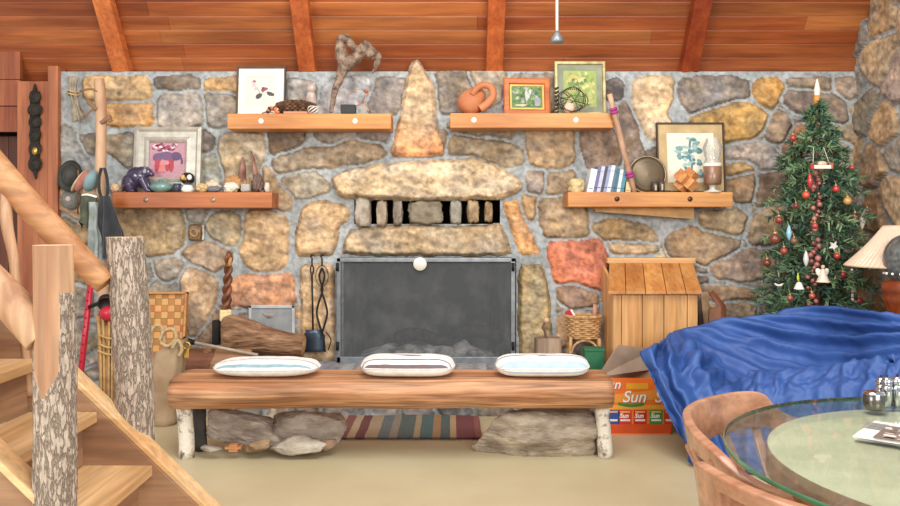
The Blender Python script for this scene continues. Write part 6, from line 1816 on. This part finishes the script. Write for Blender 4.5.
for i, (px, py, c, lab) in enumerate([(810, 181, rd, 'long red drop ornament near the top of the garland'), (834, 246, (236, 232, 222), 'white paper star leaning in the middle of the tree'), (862, 222, (236, 226, 206), 'white icicle drop near the outermost red bauble'),
                                      (789, 233, (150, 196, 214), 'pale blue ornament beside the large brown bauble'), (806, 259, (214, 214, 208), 'pale grey icicle ornament above the white bell'), (779, 282, (226, 220, 208), 'white crescent ornament at the outer edge above the sheet')]):
    q = onto(px, py); t = thing('drop_ornament', lab, 'ornament', tuple(q), GO); mb = MB()
    if i == 1:
        pts = [q + ry(.5) @ Vector(((.036 if k_ % 2 == 0 else .015) * math.sin(k_ * pi / 5), 0, (.036 if k_ % 2 == 0 else .015) * math.cos(k_ * pi / 5))) for k_ in range(10)]
        mb.add(pts + [p + Vector((0, .008, 0)) for p in pts], [tuple(range(10)), tuple(range(19, 9, -1))] + [(k_, (k_ + 1) % 10, 10 + (k_ + 1) % 10, 10 + k_) for k_ in range(10)], False, c)
    elif i == 5:
        mb.tube([q + Vector((.028 * math.cos(g), 0, .022 * math.sin(g))) for g in np.linspace(pi + .3, 2 * pi - .3, 9)], [.002, .005, .007, .008, .008, .008, .007, .005, .002], 8, col=c)
    else:
        mb.lathe([(.0001, -.05), (.012, -.03), (.018, 0), (.012, .03), (.004, .05), (.0001, .052)], q, 12, col=c)
    mb.build('body', M_orn, t); MB().tube([q + Vector((0, 0, .03)), q + Vector((0, .02, .075))], .0016, 4, col=(200, 190, 160)).build('hanger', M_orn, t)
q = onto(822, 167, -.02); t = thing('sleigh_ornament', 'white sleigh ornament hung on two long threads high on the tree', 'ornament', tuple(q), GO); k = q.y / F
mb = MB(); mb.box(q, (18 * k, .03, 4 * k), col=(240, 232, 220)); mb.box(q + Vector((-10 * k, 0, .5 * k)), (3 * k, .03, 6 * k), col=(176, 70, 62)); mb.box(q + Vector((9 * k, 0, 1 * k)), (3 * k, .03, 6 * k), col=(196, 110, 84)); mb.build('sleigh', M_orn, t, bevel=.004)
mb = MB(); mb.ell(q + Vector((0, -.005, 3.5 * k)), (5 * k, .014, 2.5 * k), None, 10, 8, (232, 196, 170)); mb.build('rider', M_orn, t)
for s_, e in ((-9, -7), (8, 3)): MB().tube([q + Vector((s_ * k, 0, 2 * k)), q + Vector((e * k, .02, 20 * k))], .0022, 5, col=(236, 214, 190)).build('thread', M_orn, t)
q = onto(799, 286, -.02); t = thing('bell_ornament', 'white bell ornament with bright yellow-green ribbon', 'ornament', tuple(q), GO); k = q.y / F
MB().lathe([(5.2 * k, 0), (4.4 * k, 1.5 * k), (3.4 * k, 4 * k), (2.2 * k, 6.5 * k), (.0001, 7.4 * k)], q + Vector((0, 0, -3 * k)), 16, col=(240, 236, 224)).build('bell', M_orn, t)
MB().tube([q + Vector((0, 0, 4 * k)), q + Vector((-1.5 * k, -.01, 8 * k)), q + Vector((-1 * k, 0, 13 * k))], [.010, .013, .005], 8, col=(214, 222, 70), flat=.5).build('ribbon', M_orn, t)
q = onto(823, 280, -.02); t = thing('angel_ornament', 'cream pleated paper angel hanging low in the middle of the tree', 'ornament', tuple(q), GO)
MB().lathe([(7 * k, 0), (6 * k, 1 * k), (1.4 * k, 13 * k), (.0001, 13.2 * k)], q + Vector((0, 0, -2 * k)), 16, False, (236, 214, 190)).build('skirt', M_orn, t)
MB().ell(q + Vector((0, 0, 13 * k)), (2 * k, 2 * k, 2.2 * k), None, 12, 8, (226, 186, 154)).build('head', M_orn, t)
for s_ in (-1, 1): MB().ell(q + Vector((s_ * 3.4 * k, .01, 7.5 * k)), (3 * k, .004, 4.6 * k), ry(s_ * .5), 10, 6, (246, 238, 224)).build('wing', M_orn, t)
# garlands of beads
def beads(lab, pts, r, cols, name='bead_garland', dy=0.0):
    pp = cat([onto(*p) + Vector((0, dy, 0)) for p in pts], 7); mb = MB()
    RJ = random.Random(5)
    for i_, p in enumerate(pp):
        if dy: p = p + Vector((RJ.uniform(-.022, .022), RJ.uniform(-.02, .03), 0)); r = RJ.uniform(.010, .021)
        mb.ell(p, (r, r, r), None, 8, 6, cols[i_ % len(cols)])
    tag(mb.build(name, M_orn), lab, 'garland')
beads('pinkish garland hanging straight down the middle of the tree', [(824, 168), (822, 190), (822, 215), (821, 240), (819, 262), (818, 285), (818, 312)], .016, [(190, 120, 112), (160, 90, 84), (176, 110, 100)], dy=.07)
beads('white and red bead string hanging low at the wall side of the tree', [(852, 270), (854, 280), (853, 290), (853, 300), (861, 303)], .009, [(232, 224, 206), (190, 120, 104), (240, 236, 226)])

# ------------------------------------------------------------------ lamps on a small table beyond the sofa
et = thing('side_table', 'small brown side table under the lamps in the stone corner', 'table', (2.62, 4.68, 0))
M_etw = wood('brown_table', (140, 88, 56), (104, 60, 38), 'x', .4)
MB().box((2.64, 4.70, .70), (.52, .50, .03)).build('table_top', M_etw, et, bevel=.005)
for sx in (-1, 1):
    for sy in (-1, 1): MB().box((2.64 + sx * .22, 4.70 + sy * .21, .3425), (.04, .04, .685)).build('leg', M_etw, et)
YL = 4.74; LX = (899 - CX) / F * YL; k = YL / F
lp = thing('table_lamp', 'table lamp with wide cream pleated shade standing in the stone corner', 'lamp', (LX, YL, .715))
zb, zt = P(0, 266, YL).z, P(0, 226, YL).z
rb, rt = 49.5 * k, 14 * k
rows = []
n = 240
for f_ in np.linspace(0, 1, 8):
    r = rb + (rt - rb) * f_ - .012 * math.sin(pi * f_)
    rows.append([Vector((LX + (r + .0045 * (1 if j % 4 < 2 else -1) * (1 - .6 * f_)) * math.cos(2 * pi * j / n), YL + (r + .0045 * (1 if j % 4 < 2 else -1) * (1 - .6 * f_)) * math.sin(2 * pi * j / n), zb + (zt - zb) * f_)) for j in range(n)])
MB().grid(rows, False, wrap=True).build('lamp_shade', mat('pleated_cloth', (228, 206, 182), .8, col2=(214, 190, 166), ns=8), lp, mods=(SOLID(.003),))
for z, r in ((zb, rb), (zt, rt)): MB().tube([(LX + r * math.cos(g), YL + r * math.sin(g), z) for g in np.linspace(0, 2 * pi, 49)[:-1]], .005, 6, closed=True).build('shade_rim', mat('shade_rim', (206, 176, 140), .7, ns=8), lp)
MB().lathe([(.0001, 0), (.09, 0), (.095, .02), (.05, .04), (.03, .09), (.055, .15), (.06, .2), (.03, .26), (.018, .3), (.014, zb + .1 - .715), (.0001, zb + .1 - .715)], (LX, YL, .715), 24).build('base', M_etw, lp)
MB().tube([(LX - rt, YL, zt), (LX, YL, zt - .01), (LX + rt, YL, zt)], .004, 6).build('shade_spider', M_brass, lp)
YG = 4.52; GX = (907 - CX) / F * YG; k = YG / F
gl = thing('globe_lamp', 'mottled dark grey glass globe on a turned red-brown wooden base', 'lamp', (GX, YG, .715))
M_turn = wood('turned_wood', (164, 84, 44), (116, 52, 26), 'z', .22)
zc = P(0, 283, YG).z
MB().lathe([(.0001, 0), (.13, 0), (.135, .02), (.11, .05), (.10, .10), (.115, .15), (.125, .18), (.118, .20), (.13, .215), (.13, zc - .715), (.10, zc - .70), (.0001, zc - .70)], (GX, YG, .715), 36).build('wood_base', M_turn, gl)
M_mott = mat('mottled_glass', (112, 114, 110), .3, col2=(64, 68, 66), ns=30, coat=.3)
zg = P(0, 260, YG).z
MB().ell((GX, YG, zg), (22 * k, 22 * k, 26 * k), None, 32, 20).build('globe', M_mott, gl)
for j in range(16):
    a = 2 * pi * j / 16; MB().ell((GX + 20.5 * k * math.cos(a), YG + 20.5 * k * math.sin(a), P(0, 273.5, YG).z), (.008,) * 3, None, 8, 6).build('bead', M_white, gl)

# ------------------------------------------------------------------ glass table
TC = Vector((1.40, 1.94, 0))
tb = thing('glass_table', 'round glass-topped table with wooden pedestal top', 'table', tuple(TC))
def disc(r, z0, z1, b, n=96): return [(.0001, z0), (r - b, z0), (r, z0 + b), (r, z1 - b), (r - b, z1), (.0001, z1)]
mb = MB(); mb.lathe([(.0001, .7525), (.695, .7525)], TC, 128); mb.lathe([(.0001, .7405), (.695, .7405)], TC, 128); mb.build('glass_top', M_tabletop, tb)
mb = MB(); mb.lathe([(.695, .7405), (.6985, .742), (.70, .7465), (.6985, .751), (.695, .7525)], TC, 160); mb.build('glass_edge', M_rim, tb)['label'] = 'green polished glass edge'
M_pale = mat('pale_green_top', (234, 230, 202), .45, col2=(214, 212, 182), ns=3, st=(1, 3, 1))
M_side = wood('table_side', (172, 116, 76), (134, 84, 52), 'z', .4)
mb = MB(); mb.lathe([(.0001, .7385), (.586, .7385)], TC, 128); mb.build('wood_top', M_pale, tb)
mb = MB(); mb.lathe([(.586, .7385), (.59, .735), (.59, .675), (.58, .668), (.0001, .668)], TC, 128); mb.build('top_edge', M_side, tb)
mb = MB(); mb.lathe([(.10, .668), (.09, .6), (.07, .45), (.085, .3), (.12, .15), (.13, .09), (.0001, .09)], TC, 32); mb.build('pedestal', M_side, tb)
for k_ in range(4):
    a = pi / 4 + k_ * pi / 2; d = Vector((math.cos(a), math.sin(a), 0))
    MB().tube([TC + d * .08 + Vector((0, 0, .12)), TC + d * .25 + Vector((0, 0, .09)), TC + d * .42 + Vector((0, 0, .025))], [.045, .04, .025], 10, flat=.7).build('foot', M_side, tb)

# things on the glass
pc = Vector((1.20, 2.17, .7528))
t = thing('folded_magazine', 'folded white magazine with a dark brown picture lying on the glass table', 'magazine', tuple(pc))
Rm = rz(-.72)
mb = MB(); 
for i_ in range(3): mb.box(pc + Rm @ Vector((.004 * i_, .003 * i_, .0015 + .0025 * i_)), (.15, .19, .0022), Rm, (238 - 6 * i_, 236 - 6 * i_, 228 - 6 * i_))
mb.build('pages', M_attr, t)
mb = MB(); mb.box(pc + Rm @ Vector((.03, -.02, .0092)), (.11, .16, .0006), Rm, (122, 104, 94))
RR = random.Random(3)
for i_ in range(26): mb.box(pc + Rm @ Vector((.03 + RR.uniform(-.05, .05), -.02 + RR.uniform(-.065, .065), .0097)), (RR.uniform(.008, .03), RR.uniform(.006, .02), .0005), Rm, [(90, 74, 66), (196, 180, 166), (226, 220, 210)][i_ % 3])
for i_ in range(6): mb.box(pc + Rm @ Vector((-.05, .085 - .014 * i_ - .02, .0092)), (.05, .005, .0005), Rm, (120, 116, 112))
mb.build('printed_cover', M_attr, t)
GC = 'chrome tableware on the glass table'
def shaker(px, lab, r, h_, dy=0):
    y = 2.50 + dy; x = (px - CX) / F * y; c = Vector((x, y, .753))
    t = thing('chrome_shaker', lab, 'shaker', tuple(c), GC)
    MB().lathe([(.0001, 0), (r, 0), (r, h_ * .62), (r * .9, h_ * .66), (.0001, h_ * .66)], c, 20).build('body', M_chrome, t)
    MB().lathe([(r * .92, h_ * .67), (r * 1.02, h_ * .72), (r * .95, h_ * .84), (r * .6, h_ * .92), (.0001, h_ * .94)], c, 20).build('lid', M_chrome, t)
    MB().ell(c + Vector((0, 0, h_ * .97)), (r * .22,) * 3, None, 10, 8).build('knob', M_black, t)
shaker(887, 'slim chrome shaker next to the low steel dish', .016, .098); shaker(897.5, 'second chrome shaker standing at the frame edge side of the first', .016, .10)
shaker(908, 'chrome shaker farthest from the low steel dish', .017, .10); shaker(881, 'short chrome shaker behind the low steel dish', .015, .085, .06)
c = Vector(((874 - CX) / F * 2.46, 2.46, .753)); t = thing('steel_dish', 'low dark steel dish with lid beside the chrome shakers', 'dish', tuple(c), GC)
MB().lathe([(.0001, 0), (.026, 0), (.03, .01), (.031, .045), (.029, .047), (.0001, .047)], c, 28).build('dish_body', mat('dark_steel', (120, 118, 110), .25, metal=.9, ns=8), t)
MB().lathe([(.032, .047), (.03, .053), (.012, .058), (.0001, .062)], c, 28).build('lid', M_chrome, t)

# ------------------------------------------------------------------ captain's chairs
def chair(lab, crest, seat, face, hole=None, hgt=.115):
    t = thing('captains_chair', lab, 'chair', (seat.x, seat.y, 0), 'wooden barrel-back chairs at the glass table')
    pp = cat([Vector(p[:3]) for p in crest], 10); n = len(pp)
    hh = [float(np.interp(i / 10, range(len(crest)), [p[3] for p in crest])) for i in range(n)]
    nj = 9; vs, fs = [], []
    for i, p in enumerate(pp):
        tg = (pp[min(i + 1, n - 1)] - pp[max(i - 1, 0)]); tg.z = 0; tg.normalize(); nr = Vector((tg.y, -tg.x, 0))
        if nr.dot(Vector((seat.x, seat.y, 0)) - Vector((p.x, p.y, 0))) > 0: nr = -nr
        for j in range(nj):
            f_ = j / (nj - 1); vs.append(p + Vector((0, 0, -hh[i] * f_)) - nr * (.018 * f_))
    for i in range(n - 1):
        for j in range(nj - 1):
            if hole and hole[0] <= i < hole[1] and 2 <= j < 5: continue
            fs.append((i * nj + j, i * nj + j + 1, (i + 1) * nj + j + 1, (i + 1) * nj + j))
    mb = MB(); mb.add(vs, fs, True); mb.build('back_band', M_walnut, t, mods=(SOLID(.026, 0), ('BEVEL', dict(width=.006, segments=2, limit_method='ANGLE')), SUB(1)))
    # seat, spindles, legs
    fx = Vector((math.cos(face), math.sin(face), 0)); sx = Vector((-fx.y, fx.x, 0))
    mb = MB(); rows = []
    for z, s_ in ((.415, .88), (.42, .97), (.435, 1.0), (.45, .98), (.455, .9), (.448, .6), (.446, .2)):
        rows.append([seat + fx * (.22 * s_ * math.copysign(abs(math.cos(g)) ** .8, math.cos(g))) + sx * (.225 * s_ * math.copysign(abs(math.sin(g)) ** .8, math.sin(g))) + Vector((0, 0, z)) for g in np.linspace(0, 2 * pi, 41)[:-1]])
    mb.grid(rows, True, wrap=True); mb.add(rows[-1], [tuple(range(40))]); mb.add(rows[0], [tuple(reversed(range(40)))]); mb.build('seat', M_walnut, t)
    for q in range(10):
        i = int(n * (.07 + .86 * q / 9)); i = min(i, n - 1)
        if hole and hole[0] - 1 <= i <= hole[1] + 1: pass
        top = pp[i] + Vector((0, 0, -hh[i] + .012)); d = Vector((top.x - seat.x, top.y - seat.y, 0)); d.normalize()
        bot = seat + fx * (d.dot(fx) * .20) + sx * (d.dot(sx) * .205) + Vector((0, 0, .44))
        MB().bar(bot, top, .026, .012, (top - seat).cross(Vector((0, 0, 1))).cross(Vector((0, 0, 1)))).build('slat', M_walnut, t, bevel=.003)
    for a_, b_ in ((1, 1), (1, -1), (-1, 1), (-1, -1)):
        u = seat + fx * .15 * a_ + sx * .15 * b_
        MB().tube([u + Vector((0, 0, .43)), u + fx * .02 * a_ + sx * .02 * b_ + Vector((0, 0, .25)), u + fx * .05 * a_ + sx * .05 * b_ + Vector((0, 0, .002))], [.02, .023, .015], 12).build('leg', M_walnut, t)
    for a_ in (-1, 1):
        MB().tube([seat + fx * .17 * a_ + sx * .17 + Vector((0, 0, .2)), seat + fx * .17 * a_ - sx * .17 + Vector((0, 0, .2))], .012, 8).build('stretcher', M_walnut, t)
    return t
S1 = Vector((.99, 2.20, 0)); S2 = Vector((.90, 1.66, 0))
chair('wooden barrel-back chair whose pale rail curves before the blue sheet', [(1.22, 2.53, .672, .05), (1.10, 2.64, .70, .06), (1.02, 2.655, .765, .115), (.84, 2.55, .775, .12), (.71, 2.38, .778, .12), (.66, 2.19, .775, .075), (.665, 2.02, .76, .05), (.72, 1.92, .715, .05), (.83, 1.89, .672, .04)], S1, -.35)
c2_ = chair('wooden barrel-back chair with a slot in its back, closest to the viewer', [(.80, 1.95, .66, .04), (.70, 1.92, .69, .05), (.60, 1.86, .75, .08), (.545, 1.75, .807, .13), (.55, 1.635, .818, .14), (.59, 1.535, .815, .14), (.665, 1.455, .808, .14), (.79, 1.385, .795, .14), (.93, 1.37, .77, .12), (1.03, 1.42, .72, .06), (1.10, 1.52, .66, .04)], S2, .55, (41, 51))
M_tick = mat('seat_ticking', WHITE, .9, col2=(236, 236, 236), ns=30, attr=True)
for s_, face, lab in ((S1, -.35, 'striped grey and white seat pad on the chair before the blue sheet'), (S2, .55, 'striped grey and white seat pad on the chair closest to the viewer')):
    t = thing('seat_pad', lab, 'cushion', (s_.x, s_.y, .456), 'striped seat pads', (0, 0, face))
    mb = MB(); nn = 40
    for i_ in range(nn):
        for j in range(20):
            def pt(i_, j):
                a, b = i_ / nn * 2 - 1, j / 20 * 2 - 1
                th = max(0, (1 - a ** 4)) ** .5 * max(0, (1 - b ** 4)) ** .5
                return Vector((a * .18 * (1 - .08 * b * b), b * .18 * (1 - .08 * a * a), .002 + .042 * th))
            mb.add([pt(i_, j), pt(i_ + 1, j), pt(i_ + 1, j + 1), pt(i_, j + 1)], [(0, 1, 2, 3)], True, [(240, 238, 232), (240, 238, 232), (176, 172, 170), (240, 238, 232), (120, 116, 118)][i_ % 5])
    o = mb.build('pad_cover', M_tick, t, world=False)
    bm = bmesh.new(); bm.from_mesh(o.data); bmesh.ops.remove_doubles(bm, verts=bm.verts, dist=.0003); bmesh.ops.recalc_face_normals(bm, faces=bm.faces); bm.to_mesh(o.data); bm.free()
    for b in (-1, 1): MB().tube([(-.17, b * .1, .01), (-.2, b * .1, .004), (-.21, b * .08, -.008)], .004, 6, col=(226, 224, 218)).build('tie', M_tick, t, world=False)
# ------------------------------------------------------------------ small pieces belong to the part that carries them
NEST = {'cover': ['seam', 'tuft', 'pages'], 'pad_cover': ['tie'], 'mat_board': ['print'], 'frame': ['hinge', 'edge_bar', 'medallion'], 'lamp_shade': ['shade_rim', 'shade_spider'], 'lid': ['top_rail', 'knob'],
        'cap': ['hanger'], 'body': ['hanger'], 'globe': ['bead'], 'front_panel': ['printed_panel', 'lettering'], 'plate': ['ring', 'bell'], 'basket': ['rim'], 'stringer': ['stringer_cap'],
        'head': ['cheek', 'beak'], 'crown': ['button'], 'twist': ['tip'], 'tube': ['peg_holes'], 'board': ['bolt_cap'], 'cup_body': ['handle', 'label_patch'], 'pot': ['handle', 'knob'], 'weave': ['rim'],
        'stalks': ['cord'], 'foliage': ['branches'], 'glass_top': ['glass_edge'], 'wood_top': ['top_edge'], 'bag': ['rope_handle', 'brass_clasp'], 'felt': ['chin_strap'], 'candle_cup': ['wax_top'],
        'packet': ['stripe'], 'dish': ['rim'], 'trunk': ['twig'], 'pages': ['printed_cover'], 'sleigh': ['rider', 'thread'], 'bell': ['ribbon'], 'skirt': ['head', 'wing'], 'spindle': ['knob'], 'bark': ['cut_end', 'sawn_top']}
for root in [o for o in SC.objects if o.parent is None and o.type == 'EMPTY' and 'label' in o]:
    kids = list(root.children); by = {}
    for k_ in kids: by.setdefault(k_.name.split('.')[0], []).append(k_)
    moved = set()
    for pn, cs in NEST.items():
        if pn not in by or by[pn][0] in moved: continue
        for c_ in cs:
            for k_ in by.get(c_, []):
                if k_ in moved or k_ is by[pn][0] or k_.children: continue
                if pn == 'frame' and root.name.startswith('picture'): continue
                k_.parent = by[pn][0]; moved.add(k_)
# ------------------------------------------------------------------ light and camera
wd = bpy.data.worlds.new('World'); SC.world = wd; wd.use_nodes = True
bg = wd.node_tree.nodes['Background']; bg.inputs[0].default_value = (0.97, 0.985, 1.0, 1); bg.inputs[1].default_value = 0.68


def area(name, loc, target, size, power, col=(1, 1, 1), sy=None):
    l = bpy.data.lights.new(name, 'AREA'); l.energy = power; l.color = col; l.shape = 'RECTANGLE'; l.size = size; l.size_y = sy or size
    o = bpy.data.objects.new(name, l); COL.objects.link(o); o.location = loc
    o.rotation_euler = (Vector(target) - Vector(loc)).to_track_quat('-Z', 'Y').to_euler()
    return o


area('window_light', (2.2, -1.6, 2.6), (-.4, 5.4, 1.0), 2.6, 215, (1, .97, .93), 1.8)
area('window_light_2', (-3.6, -.6, 2.4), (.5, 5.2, 1.0), 2.2, 150, (1, .98, .95), 1.8)
area('skylight', (.2, 2.2, 4.2), (.1, 4.6, 0), 2.4, 150, (1, .98, .95))
cam = bpy.data.cameras.new('Camera'); co_ = bpy.data.objects.new('Camera', cam); COL.objects.link(co_)
co_.location = (0, 0, CH); co_.rotation_euler = (pi / 2, 0, 0)
cam.sensor_width = 36; cam.lens = 36 * F / 900; cam.shift_y = -(253 - HY) / 900
cam.clip_end = 60
SC.camera = co_
SC.view_settings.view_transform = 'Standard'
SC.view_settings.look = 'None'
SC.view_settings.exposure = 0.0
